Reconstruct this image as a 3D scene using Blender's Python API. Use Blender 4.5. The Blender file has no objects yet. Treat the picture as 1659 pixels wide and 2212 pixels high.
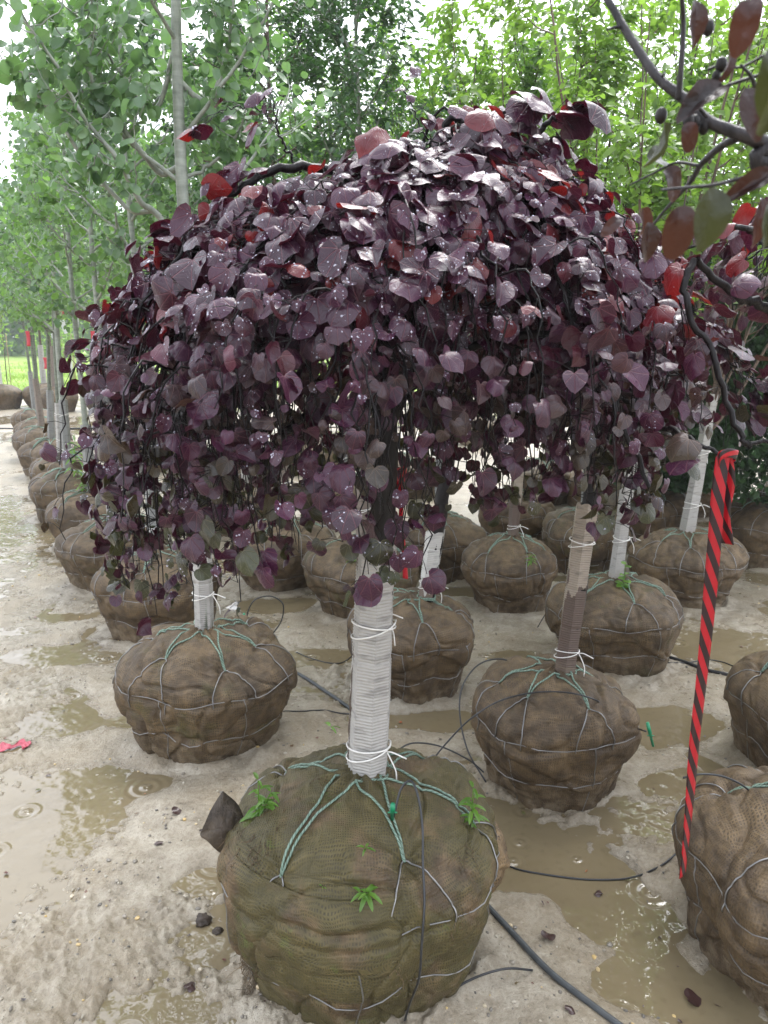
import bpy, math, random
import numpy as np
from mathutils import Vector
random.seed(7)
RNG = np.random.default_rng(11)
PI = math.pi

# ------------------------------------------------------------ camera
H = 1.72
PITCH = math.radians(13.1)
FPX = 1661.0                     # focal length in pixels of a 1659 x 2212 frame
scene = bpy.context.scene
cam_d = bpy.data.cameras.new('camera')
cam = bpy.data.objects.new('camera', cam_d)
scene.collection.objects.link(cam)
cam.location = (0, 0, H)
cam.rotation_euler = (PI/2 - PITCH, 0, 0)
cam_d.sensor_fit = 'VERTICAL'
cam_d.sensor_height = 36
cam_d.lens = 36*FPX/2212
cam_d.clip_start = 0.05
cam_d.clip_end = 900
cam_d.dof.use_dof = True
cam_d.dof.focus_distance = 1.95
cam_d.dof.aperture_fstop = 13.0
scene.camera = cam

# ------------------------------------------------------------ world and sun (bright overcast)
SUN_EL, SUN_AZ = math.radians(58), math.radians(20)
world = bpy.data.worlds.new('World')
scene.world = world
world.use_nodes = True
wn = world.node_tree.nodes; wl = world.node_tree.links
wn.clear()
sky = wn.new('ShaderNodeTexSky'); sky.sky_type = 'NISHITA'; sky.sun_disc = False
sky.sun_elevation = SUN_EL; sky.sun_rotation = SUN_AZ
sky.dust_density = 6.0; sky.air_density = 1.0; sky.ozone_density = 1.0
hs = wn.new('ShaderNodeHueSaturation'); hs.inputs['Saturation'].default_value = 0.16
hs.inputs['Value'].default_value = 1.0
mixw = wn.new('ShaderNodeMix'); mixw.data_type = 'RGBA'; mixw.inputs['Factor'].default_value = 0.55
mixw.inputs['B'].default_value = (8.9, 9.5, 10.7, 1)      # even cloud deck
bg = wn.new('ShaderNodeBackground'); bg.inputs['Strength'].default_value = 0.15
wo = wn.new('ShaderNodeOutputWorld')
wl.new(sky.outputs[0], hs.inputs['Color']); wl.new(hs.outputs[0], mixw.inputs['A'])
wl.new(mixw.outputs['Result'], bg.inputs['Color']); wl.new(bg.outputs[0], wo.inputs[0])
sun_d = bpy.data.lights.new('sun', 'SUN'); sun_d.energy = 1.2; sun_d.angle = math.radians(35)
sun_d.color = (1.0, 0.97, 0.93)
sun = bpy.data.objects.new('sun', sun_d); scene.collection.objects.link(sun)
# sun direction: sky rotation is clockwise from +Y
sd = Vector((math.sin(SUN_AZ)*math.cos(SUN_EL), math.cos(SUN_AZ)*math.cos(SUN_EL), math.sin(SUN_EL)))
sun.rotation_euler = sd.to_track_quat('Z', 'Y').to_euler()
scene.view_settings.view_transform = 'Standard'
scene.view_settings.look = 'None'
scene.view_settings.exposure = 1.40
scene.view_settings.gamma = 1.0
scene.cycles.max_bounces = 8
scene.cycles.transparent_max_bounces = 8
scene.cycles.caustics_reflective = False
scene.cycles.caustics_refractive = False
scene.cycles.use_denoising = True

# ------------------------------------------------------------ coordinates
CP, SP = math.cos(PITCH), math.sin(PITCH)
def ray(x, y):
    a = (x-829.5)/FPX; b = (1106-y)/FPX
    return np.array([a, CP + b*SP, -SP + b*CP])
def P(x, y, d):                 # point of the vertical plane Y = d
    r = ray(x, y); return np.array([0, 0, H]) + r*(d/r[1])
def G(x, y, z=0.0):             # point of the horizontal plane Z = z
    r = ray(x, y); return np.array([0, 0, H]) + r*((z-H)/r[2])
def proj(V):
    V = np.asarray(V, float); d = V - np.array([0, 0, H])
    dep = d[..., 1]*CP - d[..., 2]*SP
    up = d[..., 1]*SP + d[..., 2]*CP
    return 829.5 + FPX*d[..., 0]/dep, 1106 - FPX*up/dep, dep

# ------------------------------------------------------------ noise
def _hash(ix, iy, iz, seed):
    h = (ix*374761393 + iy*668265263 + iz*2147483647 + seed*1274126177) & 0xFFFFFFFF
    h = ((h ^ (h >> 13))*1274126177) & 0xFFFFFFFF
    h = (h ^ (h >> 16))
    h = (h*2246822519) & 0xFFFFFFFF
    return ((h ^ (h >> 15)) & 0xFFFFFF)/float(0xFFFFFF)*2 - 1
def noise3(x, y, z, seed=0):
    x = np.asarray(x, float); y = np.asarray(y, float); z = np.asarray(z, float)
    x, y, z = np.broadcast_arrays(x, y, z)
    ix = np.floor(x).astype(np.int64); iy = np.floor(y).astype(np.int64); iz = np.floor(z).astype(np.int64)
    fx = x-ix; fy = y-iy; fz = z-iz
    ux = fx*fx*fx*(fx*(fx*6-15)+10); uy = fy*fy*fy*(fy*(fy*6-15)+10); uz = fz*fz*fz*(fz*(fz*6-15)+10)
    r = 0
    for a in (0, 1):
        wx = ux if a else 1-ux
        for b in (0, 1):
            wy = uy if b else 1-uy
            for c in (0, 1):
                wz = uz if c else 1-uz
                r = r + wx*wy*wz*_hash(ix+a, iy+b, iz+c, seed)
    return r
def noise2(x, y, seed=0):
    x = np.asarray(x, float); y = np.asarray(y, float)
    ix = np.floor(x).astype(np.int64); iy = np.floor(y).astype(np.int64)
    fx = x-ix; fy = y-iy
    ux = fx*fx*fx*(fx*(fx*6-15)+10); uy = fy*fy*fy*(fy*(fy*6-15)+10)
    z = np.zeros_like(ix)
    a = _hash(ix, iy, z, seed); b = _hash(ix+1, iy, z, seed)
    c = _hash(ix, iy+1, z, seed); d = _hash(ix+1, iy+1, z, seed)
    return (a*(1-ux)+b*ux)*(1-uy) + (c*(1-ux)+d*ux)*uy
def smooth(a, b, x):
    t = np.clip((x-a)/(b-a), 0, 1); return t*t*(3-2*t)

# ------------------------------------------------------------ mesh building
def build(name, V, faces, mat, parent=None, uv=None, smooth_=True, org=None):
    """faces: list of (n,k) int arrays"""
    V = np.asarray(V, float)
    if parent is not None and org is None:
        org = root_loc(parent)
    if org is not None: V = V - np.asarray(org)
    faces = [np.asarray(f, np.int64) for f in faces if len(f)]
    me = bpy.data.meshes.new(name)
    me.vertices.add(len(V)); me.vertices.foreach_set('co', V.astype(np.float32).ravel())
    loops = np.concatenate([f.ravel() for f in faces])
    tot = np.concatenate([np.full(len(f), f.shape[1]) for f in faces])
    start = np.concatenate([[0], np.cumsum(tot)[:-1]])
    me.loops.add(len(loops)); me.loops.foreach_set('vertex_index', loops.astype(np.int32))
    me.polygons.add(len(tot))
    me.polygons.foreach_set('loop_start', start.astype(np.int32))
    me.polygons.foreach_set('use_smooth', np.full(len(tot), bool(smooth_)))
    if uv is not None:
        l = me.uv_layers.new(name='UVMap')
        l.data.foreach_set('uv', np.asarray(uv, np.float32)[loops].ravel())
    me.update(calc_edges=True); me.validate()
    me.materials.append(mat)
    o = bpy.data.objects.new(name, me); scene.collection.objects.link(o)
    if parent is not None: o.parent = parent
    elif org is not None: o.location = [float(c) for c in org]
    return o
def root_loc(o):
    while o.parent is not None: o = o.parent
    return np.array(o.location)
def tag(o, label=None, cat=None, group=None, kind=None):
    if label: o['label'] = label
    if cat: o['category'] = cat
    if group: o['group'] = group
    if kind: o['kind'] = kind
    return o
def thing(name, loc, label, cat, group=None):
    o = bpy.data.objects.new(name, None); scene.collection.objects.link(o)
    o.location = [float(c) for c in loc]; o.empty_display_size = 0.1
    return tag(o, label, cat, group)

class Acc:
    def __init__(s): s.V = []; s.Q = []; s.T = []; s.U = []; s.n = 0
    def add(s, V, Q=None, T=None, U=None):
        V = np.asarray(V, float)
        s.V.append(V)
        if Q is not None and len(Q): s.Q.append(np.asarray(Q)+s.n)
        if T is not None and len(T): s.T.append(np.asarray(T)+s.n)
        s.U.append(np.zeros((len(V), 2)) if U is None else np.asarray(U, float))
        s.n += len(V)
    def tube(s, pts, rad, sides=6, cap=True, twist=0.0):
        pts = np.asarray(pts, float); n = len(pts)
        rad = np.full(n, rad) if np.isscalar(rad) else np.asarray(rad, float)
        t = np.gradient(pts, axis=0); t /= np.linalg.norm(t, axis=1)[:, None] + 1e-12
        ref = np.array([0, 0, 1.0]) if abs(t[0, 2]) < 0.9 else np.array([1.0, 0, 0])
        u = np.cross(ref, t[0]); u /= np.linalg.norm(u); us = [u]
        for i in range(1, n):
            u = u - t[i]*np.dot(u, t[i]); l = np.linalg.norm(u)
            u = u/l if l > 1e-6 else us[-1]; us.append(u)
        us = np.array(us); w = np.cross(t, us)
        a = np.arange(sides)*2*PI/sides
        V = pts[:, None, :] + rad[:, None, None]*(np.cos(a)[None, :, None]*us[:, None, :] + np.sin(a)[None, :, None]*w[:, None, :])
        L = np.concatenate([[0], np.cumsum(np.linalg.norm(np.diff(pts, axis=0), axis=1))])
        U = np.stack(np.broadcast_arrays(a[None, :]/(2*PI), L[:, None]), -1).reshape(-1, 2)
        V = V.reshape(-1, 3)
        i = np.arange(n-1)[:, None]*sides; j = np.arange(sides)[None, :]; k = (j+1) % sides
        Q = np.stack([i+j, i+k, i+sides+k, i+sides+j], -1).reshape(-1, 4)
        T = None
        if cap:
            V = np.vstack([V, pts[0], pts[-1]]); U = np.vstack([U, [0, 0], [0, L[-1]]])
            c0 = n*sides; c1 = c0+1; b = (n-1)*sides; jj = np.arange(sides); kk = (jj+1) % sides
            T = np.vstack([np.stack([np.full(sides, c0), kk, jj], -1), np.stack([np.full(sides, c1), b+jj, b+kk], -1)])
        s.add(V, Q, T, U)
    def build(s, name, mat, parent=None, smooth_=True, org=None, uv=True):
        if not s.V: return None
        fs = []
        if s.Q: fs.append(np.vstack(s.Q))
        if s.T: fs.append(np.vstack(s.T))
        return build(name, np.vstack(s.V), fs, mat, parent, np.vstack(s.U) if uv else None, smooth_, org)

def spline(pts, n):
    """Catmull-Rom through pts, n samples"""
    p = np.asarray(pts, float)
    if len(p) == 2:
        t = np.linspace(0, 1, n)[:, None]; return p[0]*(1-t)+p[1]*t
    q = np.vstack([2*p[0]-p[1], p, 2*p[-1]-p[-2]])
    m = len(p)-1
    t = np.linspace(0, m-1e-9, n); i = t.astype(int); f = (t-i)[:, None]
    a, b, c, d = q[i], q[i+1], q[i+2], q[i+3]
    return 0.5*((2*b)+(-a+c)*f+(2*a-5*b+4*c-d)*f**2+(-a+3*b-3*c+d)*f**3)

# ------------------------------------------------------------ materials
class NT:
    def __init__(s, name):
        s.m = bpy.data.materials.new(name); s.m.use_nodes = True
        s.t = s.m.node_tree; s.t.nodes.clear()
        s.out = s.t.nodes.new('ShaderNodeOutputMaterial')
    def n(s, typ, **kw):
        nd = s.t.nodes.new(typ)
        for k, v in kw.items(): setattr(nd, k, v)
        return nd
    def l(s, a, b): s.t.links.new(a, b)
    def put(s, sock, v):
        if isinstance(v, (int, float)): sock.default_value = v
        elif isinstance(v, (tuple, list)): sock.default_value = tuple(v) + ((1,) if len(v) == 3 and sock.type == 'RGBA' else ())
        else: s.l(v, sock)
    def math(s, op, a, b=None, c=None, clamp=False):
        nd = s.n('ShaderNodeMath', operation=op, use_clamp=clamp)
        s.put(nd.inputs[0], a)
        if b is not None: s.put(nd.inputs[1], b)
        if c is not None: s.put(nd.inputs[2], c)
        return nd.outputs[0]
    def mix(s, f, a, b):
        nd = s.n('ShaderNodeMix', data_type='RGBA'); s.put(nd.inputs['Factor'], f)
        s.put(nd.inputs['A'], a); s.put(nd.inputs['B'], b); return nd.outputs['Result']
    def pos(s): return s.n('ShaderNodeNewGeometry').outputs['Position']
    def obj(s): return s.n('ShaderNodeTexCoord').outputs['Object']
    def uv(s): return s.n('ShaderNodeTexCoord').outputs['UV']
    def noise(s, vec, scale, detail=3, rough=0.55, dist=0.0):
        nd = s.n('ShaderNodeTexNoise'); s.l(vec, nd.inputs['Vector'])
        nd.inputs['Scale'].default_value = scale; nd.inputs['Detail'].default_value = detail
        nd.inputs['Roughness'].default_value = rough; nd.inputs['Distortion'].default_value = dist
        return nd.outputs['Fac']
    def mapping(s, vec, scale):
        nd = s.n('ShaderNodeMapping'); s.l(vec, nd.inputs['Vector']); nd.inputs['Scale'].default_value = scale
        return nd.outputs[0]
    def ramp(s, f, stops):
        nd = s.n('ShaderNodeValToRGB'); s.put(nd.inputs[0], f)
        el = nd.color_ramp.elements
        while len(el) < len(stops): el.new(0.5)
        for e, (p, c) in zip(el, stops): e.position = p; e.color = tuple(c)+(1,)
        return nd.outputs[0]
    def step(s, v, a, b):
        nd = s.n('ShaderNodeMapRange', interpolation_type='SMOOTHSTEP'); s.put(nd.inputs[0], v)
        nd.inputs[1].default_value = a; nd.inputs[2].default_value = b
        return nd.outputs[0]
    def island(s): return s.n('ShaderNodeNewGeometry').outputs['Random Per Island']
    def bump(s, h, strength=0.5, dist=0.005, prev=None):
        nd = s.n('ShaderNodeBump'); nd.inputs['Strength'].default_value = strength
        nd.inputs['Distance'].default_value = dist; s.put(nd.inputs['Height'], h)
        if prev is not None: s.l(prev, nd.inputs['Normal'])
        return nd.outputs[0]
    def bsdf(s, col, rough=0.6, spec=0.5, normal=None, metallic=0.0, coat=0.0):
        nd = s.n('ShaderNodeBsdfPrincipled'); s.put(nd.inputs['Base Color'], col)
        s.put(nd.inputs['Roughness'], rough); s.put(nd.inputs['Specular IOR Level'], spec)
        nd.inputs['Metallic'].default_value = metallic
        if coat: nd.inputs['Coat Weight'].default_value = coat; nd.inputs['Coat Roughness'].default_value = 0.12
        if normal is not None: s.l(normal, nd.inputs['Normal'])
        return nd
    def done(s, sh):
        s.l(sh.outputs[0] if hasattr(sh, 'outputs') else sh, s.out.inputs[0]); return s.m

def mat_simple(name, col, rough=0.6, spec=0.5, var=0.25, scale=30, metallic=0.0, bump=0.0):
    t = NT(name); nz = t.noise(t.pos(), scale, 4)
    c = t.mix(nz, tuple(x*(1-var) for x in col), tuple(min(1, x*(1+var)) for x in col))
    nm = t.bump(nz, 0.6, bump) if bump else None
    return t.done(t.bsdf(c, rough, spec, nm, metallic))

def mat_mud():
    t = NT('wet_mud'); p = t.pos()
    n1 = t.noise(p, 2.2, 4); n2 = t.noise(p, 14, 5, 0.65); n3 = t.noise(p, 70, 5, 0.7); n4 = t.noise(p, 260, 3, 0.7)
    base = t.ramp(n2, [(0.28, (0.18, 0.148, 0.105)), (0.42, (0.300, 0.255, 0.188)), (0.56, (0.385, 0.338, 0.262)), (0.72, (0.46, 0.412, 0.330))])
    base = t.mix(t.math('MULTIPLY', t.step(t.noise(p, 5.5, 5, 0.6), 0.52, 0.66), 0.55), base, (0.175, 0.142, 0.096))
    base = t.mix(t.step(n1, 0.40, 0.62), base, t.mix(0.6, base, (0.27, 0.212, 0.135)))
    base = t.mix(t.math('MULTIPLY', t.step(n3, 0.50, 0.64), 0.30), base, (0.16, 0.13, 0.09))
    base = t.mix(t.math('MULTIPLY', t.step(n4, 0.54, 0.66), 0.42), base, (0.11, 0.095, 0.075))
    base = t.mix(t.math('MULTIPLY', t.step(n3, 0.52, 0.36), 0.22), base, (0.46, 0.42, 0.34))
    # wetter, darker mud low down by the water
    z = t.n('ShaderNodeSeparateXYZ'); t.l(p, z.inputs[0])
    wet = t.step(z.outputs[2], 0.016, 0.004)
    base = t.mix(t.math('MULTIPLY', wet, 0.65), base, (0.20, 0.163, 0.108))
    rough = t.math('SUBTRACT', t.math('MULTIPLY_ADD', n2, 0.60, 0.10), t.math('MULTIPLY', wet, 0.26), clamp=True)
    b = t.bump(n3, 0.8, 0.011); b = t.bump(n4, 0.6, 0.004, b); 
    return t.done(t.bsdf(base, rough, 0.55, b))

def mat_water():
    t = NT('muddy_water'); p = t.pos()
    n1 = t.noise(p, 3.0, 3); n2 = t.noise(p, 30, 3)
    col = t.mix(n1, (0.145, 0.112, 0.062), (0.215, 0.174, 0.105))
    col = t.mix(t.math('MULTIPLY', t.step(n2, 0.52, 0.75), 0.35), col, (0.12, 0.095, 0.055))
    # rain rings
    hs_ = None
    for sc, off, k in ((2.6, 0.0, 62), (4.3, 7.3, 40)):
        mp = t.n('ShaderNodeMapping'); t.l(p, mp.inputs[0]); mp.inputs['Location'].default_value = (off, off*0.7, 0)
        v = t.n('ShaderNodeTexVoronoi', voronoi_dimensions='2D'); t.l(mp.outputs[0], v.inputs['Vector']); v.inputs['Scale'].default_value = sc
        v.inputs['Randomness'].default_value = 1.0
        d = v.outputs['Distance']
        sep = t.n('ShaderNodeSeparateColor'); t.l(v.outputs['Color'], sep.inputs[0])
        rmax = t.math('MULTIPLY_ADD', sep.outputs[0], 0.25, 0.10)
        fall = t.math('SUBTRACT', 1.0, t.math('DIVIDE', d, rmax), clamp=True)
        on = t.math('GREATER_THAN', sep.outputs[1], 0.5)
        w = t.math('MULTIPLY', t.math('MULTIPLY', t.math('SINE', t.math('MULTIPLY', d, k)), fall), on)
        hs_ = w if hs_ is None else t.math('ADD', hs_, w)
    wav = t.noise(p, 9, 2)
    h = t.math('ADD', hs_, t.math('MULTIPLY', wav, 1.8))
    b = t.bump(h, 0.8, 0.004)
    return t.done(t.bsdf(col, 0.018, 0.75, b))

def mat_burlap(name, moss=0.0, weave=0.0055, dark=1.0, strength=1.0):
    t = NT(name); p = t.pos(); uv = t.uv()
    sep = t.n('ShaderNodeSeparateXYZ'); t.l(uv, sep.inputs[0])
    wob = t.math('MULTIPLY', t.math('SUBTRACT', t.noise(p, 7, 3), 0.5), 0.06)
    u = t.math('ADD', sep.outputs[0], wob); v = t.math('ADD', sep.outputs[1], wob)
    k = 2*PI/weave
    su = t.math('MULTIPLY_ADD', t.math('SINE', t.math('MULTIPLY', u, k)), 0.5, 0.5)
    sv = t.math('MULTIPLY_ADD', t.math('SINE', t.math('MULTIPLY', v, k*0.93)), 0.5, 0.5)
    thr = t.math('MAXIMUM', su, sv)
    tu = t.noise(t.mapping(uv, (14, 260, 1)), 1.0, 2); tv = t.noise(t.mapping(uv, (260, 14, 1)), 1.0, 2)
    thv = t.math('MULTIPLY', t.math('ADD', tu, tv), 0.5)
    n1 = t.noise(p, 4.5, 4); n2 = t.noise(p, 18, 5, 0.65)
    a = tuple(c*dark for c in (0.050, 0.031, 0.0145)); b = tuple(c*dark for c in (0.158, 0.106, 0.053))
    col = t.mix(t.step(t.math('MULTIPLY_ADD', n2, 0.6, t.math('MULTIPLY', n1, 0.4)), 0.34, 0.66), a, b)
    col = t.mix(t.step(thv, 0.58, 0.40), col, t.mix(0.45, col, (0.06, 0.042, 0.025)))
    hole = t.math('MULTIPLY', t.math('MULTIPLY', t.step(thr, 0.62, 0.30), t.step(t.noise(p, 12, 4, 0.7), 0.36, 0.60)), 0.8*strength)
    col = t.mix(hole, col, (0.030, 0.021, 0.013))
    # splashed pale mud low down
    sz = t.n('ShaderNodeSeparateXYZ'); t.l(p, sz.inputs[0])
    low = t.math('MULTIPLY', t.step(sz.outputs[2], 0.16, 0.02), t.step(n2, 0.40, 0.65))
    col = t.mix(t.math('MULTIPLY', low, 0.55), col, (0.20, 0.165, 0.115))
    # dark damp stains
    col = t.mix(t.math('MULTIPLY', t.step(t.noise(p, 7.5, 4, 0.6), 0.55, 0.70), 0.5), col, (0.055, 0.036, 0.022))
    if moss:
        m = t.step(t.math('ADD', t.noise(p, 6.0, 5, 0.6), moss-0.5), 0.44, 0.62)
        col = t.mix(t.math('MULTIPLY', m, 0.66), col, t.mix(n2, (0.028, 0.026, 0.006), (0.105, 0.094, 0.024)))
        m2 = t.step(t.noise(p, 11.0, 5, 0.7), 0.60, 0.72)
        col = t.mix(t.math('MULTIPLY', m2, 0.6*moss), col, (0.10, 0.17, 0.02))
        col = t.mix(hole, col, (0.035, 0.028, 0.014))
    h = t.math('MULTIPLY', thr, 1.0)
    nb = t.bump(n2, 0.5, 0.010); nb = t.bump(t.noise(p, 55, 4, 0.7), 0.5, 0.005, nb); nb = t.bump(h, 0.55*strength, 0.0016, nb)
    return t.done(t.bsdf(col, 0.62, 0.4, nb))

def mat_bark(name, a, b, scale=40, rough=0.5, lent=False, spec=0.5):
    t = NT(name); p = t.pos()
    n = t.noise(t.mapping(p, (1, 1, 0.22)), scale, 5, 0.65)
    if lent:
        n = t.math('MULTIPLY_ADD', t.noise(t.mapping(p, (1, 1, 3.5)), scale*0.5, 3), 0.5, t.math('MULTIPLY', n, 0.5))
    c = t.ramp(n, [(0.35, a), (0.62, b)])
    nb = t.bump(n, 0.6, 0.006)
    return t.done(t.bsdf(c, rough, spec, nb))

def leaf_shader(t, col, trans, rough, normal=None, tw=0.35, spec=0.5, coat=0.0):
    b = t.bsdf(col, rough, spec, normal, coat=coat)
    tr = t.n('ShaderNodeBsdfTranslucent'); t.put(tr.inputs[0], trans)
    m = t.n('ShaderNodeMixShader'); m.inputs[0].default_value = tw
    t.l(b.outputs[0], m.inputs[1]); t.l(tr.outputs[0], m.inputs[2])
    return t.done(m)

def mat_leaf(name, c0, c1, trans, rough=0.38, tw=0.38, spec=0.5, bs=0, bd=0.005):
    t = NT(name); r = t.island(); c0 = tuple(.84*c for c in c0); c1 = tuple(.84*c for c in c1); trans = tuple(.84*c for c in trans)
    col = t.mix(r, c0, c1)
    g = t.n('ShaderNodeNewGeometry')
    col = t.mix(t.math('MULTIPLY', g.outputs['Backfacing'], 0.55), col, tuple(min(1, x*1.5+0.02) for x in c1))
    tr = t.mix(r, trans, tuple(x*1.5 for x in trans))
    nb = t.bump(t.noise(t.pos(), bs, 3), 0.8, bd) if bs else None
    return leaf_shader(t, col, tr, rough, nb, tw, spec)

def mat_redbud():
    """wet, dark purple heart leaves; greener lower and inside, redder on young tips"""
    t = NT('redbud_leaf'); r = t.island(); p = t.pos(); uv = t.uv()
    sep = t.n('ShaderNodeSeparateXYZ'); t.l(uv, sep.inputs[0])
    x = sep.outputs[0]; y = t.math('SUBTRACT', sep.outputs[1], 0.12)
    ang = t.math('ARCTAN2', x, y)
    rad = t.math('SQRT', t.math('ADD', t.math('MULTIPLY', x, x), t.math('MULTIPLY', y, y)))
    pp = t.math('PINGPONG', t.math('ADD', ang, 0.0), 0.31)
    # veins at multiples of 0.62 rad
    dv = t.math('MULTIPLY', pp, rad)
    vein = t.step(dv, 0.020, 0.004)
    vein2 = t.step(t.math('MULTIPLY', t.math('PINGPONG', t.math('ADD', rad, t.math('MULTIPLY', pp, 0.5)), 0.06), 1.0), 0.010, 0.002)
    vv = t.math('MAXIMUM', vein, t.math('MULTIPLY', vein2, 0.35))
    sz = t.n('ShaderNodeSeparateXYZ'); t.l(p, sz.inputs[0])
    low = t.step(sz.outputs[2], 1.85, 1.25)
    w = t.n('ShaderNodeTexWhiteNoise', noise_dimensions='1D'); t.l(r, w.inputs['W'])
    r2 = w.outputs['Value']
    purple = t.mix(r, (0.018, 0.003, 0.012), (0.062, 0.014, 0.042))
    green = t.mix(r, (0.016, 0.018, 0.007), (0.045, 0.052, 0.020))
    red = t.mix(r, (0.045, 0.003, 0.006), (0.11, 0.006, 0.008))
    gm = t.math('MULTIPLY', low, t.step(r2, 0.60, 0.68))
    col = t.mix(gm, purple, green)
    rm = t.math('MULTIPLY', t.math('MULTIPLY', t.step(r, 0.88, 0.89), t.step(sz.outputs[2], 1.60, 1.80)), 0.95)
    col = t.mix(rm, col, red)
    blot = t.step(t.noise(p, 26, 4, 0.6), 0.45, 0.65)
    col = t.mix(t.math('MULTIPLY', blot, 0.35), col, t.mix(gm, (0.030, 0.007, 0.018), (0.04, 0.02, 0.014)))
    col = t.mix(t.math('MULTIPLY', vv, 0.45), col, t.mix(gm, (0.26, 0.09, 0.11), (0.20, 0.20, 0.10)))
    g = t.n('ShaderNodeNewGeometry')
    col = t.mix(t.math('MULTIPLY', g.outputs['Backfacing'], 0.5), col, t.mix(gm, (0.045, 0.010, 0.018), (0.04, 0.034, 0.016)))
    tr = t.mix(gm, t.mix(rm, (0.070, 0.003, 0.014), (0.42, 0.018, 0.012)), (0.09, 0.10, 0.02))
    blis = t.noise(p, 75, 2)
    nb = t.bump(t.noise(p, 26, 1), 0.8, 0.009)
    nb = t.bump(t.math('SUBTRACT', t.math('MULTIPLY', blis, 0.5), vv), 0.7, 0.0030, nb)
    drops = t.noise(p, 150, 2)
    nb = t.bump(t.step(drops, 0.56, 0.66), 0.25, 0.0008, nb)
    rough = t.math('MULTIPLY_ADD', t.noise(p, 35, 2), 0.30, 0.17)
    return leaf_shader(t, col, tr, rough, nb, 0.18, 0.42, coat=0.16)

def mat_guard(name, white, card=None, z0=0.45, z1=0.8, seed=0.0, amount=0.5):
    """pale paper face; where the wet paper has come off the brown board shows"""
    t = NT(name); p = t.pos(); o = t.obj()
    n = t.noise(p, 30, 4); n2 = t.noise(t.mapping(p, (1, 1, 4)), 16, 4)
    col = t.mix(n, tuple(c*0.80 for c in white), white)
    col = t.mix(t.math('MULTIPLY', t.step(n2, 0.50, 0.70), 0.65), col, tuple(c*0.42 for c in white))
    sz = t.n('ShaderNodeSeparateXYZ'); t.l(p, sz.inputs[0])
    if card:
        mp = t.n('ShaderNodeMapping'); t.l(p, mp.inputs[0]); mp.inputs['Location'].default_value = (seed, seed*2, 0)
        mp.inputs['Scale'].default_value = (14, 14, 3.2)
        nn = t.n('ShaderNodeTexNoise'); t.l(mp.outputs[0], nn.inputs['Vector']); nn.inputs['Scale'].default_value = 1; nn.inputs['Detail'].default_value = 4
        zz = t.n('ShaderNodeMapRange'); t.l(sz.outputs[2], zz.inputs[0]); zz.inputs[1].default_value = z0; zz.inputs[2].default_value = z1
        zz.inputs[3].default_value = 0.5; zz.inputs[4].default_value = -0.5
        f = t.step(t.math('ADD', zz.outputs[0], t.math('MULTIPLY_ADD', nn.outputs[0], 1.6, -0.8 + amount-0.5)), -0.01, 0.01)
        col = t.mix(f, col, t.mix(n, tuple(c*0.7 for c in card), card))
    # mud splash near the bottom
    col = t.mix(t.math('MULTIPLY', t.step(t.math('ADD', sz.outputs[2], t.math('MULTIPLY', n2, 0.3)), 0.72, 0.50), 0.6), col, (0.21, 0.165, 0.105))
    nb = t.bump(n, 0.4, 0.003)
    return t.done(t.bsdf(col, 0.5, 0.45, nb))

def mat_ribbon_striped():
    t = NT('striped_ribbon'); uv = t.uv()
    sep = t.n('ShaderNodeSeparateXYZ'); t.l(uv, sep.inputs[0])
    s = t.math('ADD', t.math('MULTIPLY', sep.outputs[1], 17.5), t.math('MULTIPLY', sep.outputs[0], -0.95))
    f = t.math('FRACT', s)
    m = t.math('GREATER_THAN', f, 0.5)
    col = t.mix(m, (0.43, 0.008, 0.018), (0.022, 0.008, 0.010))
    b = t.bsdf(col, 0.32, 0.5, t.bump(t.noise(t.pos(), 45, 3), 0.4, 0.003))
    tr = t.n('ShaderNodeBsdfTranslucent'); t.l(col, tr.inputs[0])
    mx = t.n('ShaderNodeMixShader'); mx.inputs[0].default_value = 0.25; t.l(b.outputs[0], mx.inputs[1]); t.l(tr.outputs[0], mx.inputs[2])
    return t.done(mx)

def mat_twine():
    t = NT('green_twine'); uv = t.uv(); sep = t.n('ShaderNodeSeparateXYZ'); t.l(uv, sep.inputs[0])
    s = t.math('FRACT', t.math('ADD', t.math('MULTIPLY', sep.outputs[1], 70), t.math('MULTIPLY', sep.outputs[0], 2)))
    h = t.math('PINGPONG', s, 0.5)
    n = t.noise(t.pos(), 60, 3)
    col = t.mix(n, (0.10, 0.17, 0.125), (0.28, 0.37, 0.30))
    col = t.mix(t.step(h, 0.16, 0.03), col, (0.04, 0.08, 0.05))
    return t.done(t.bsdf(col, 0.5, 0.4, t.bump(h, 0.8, 0.003)))

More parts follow.
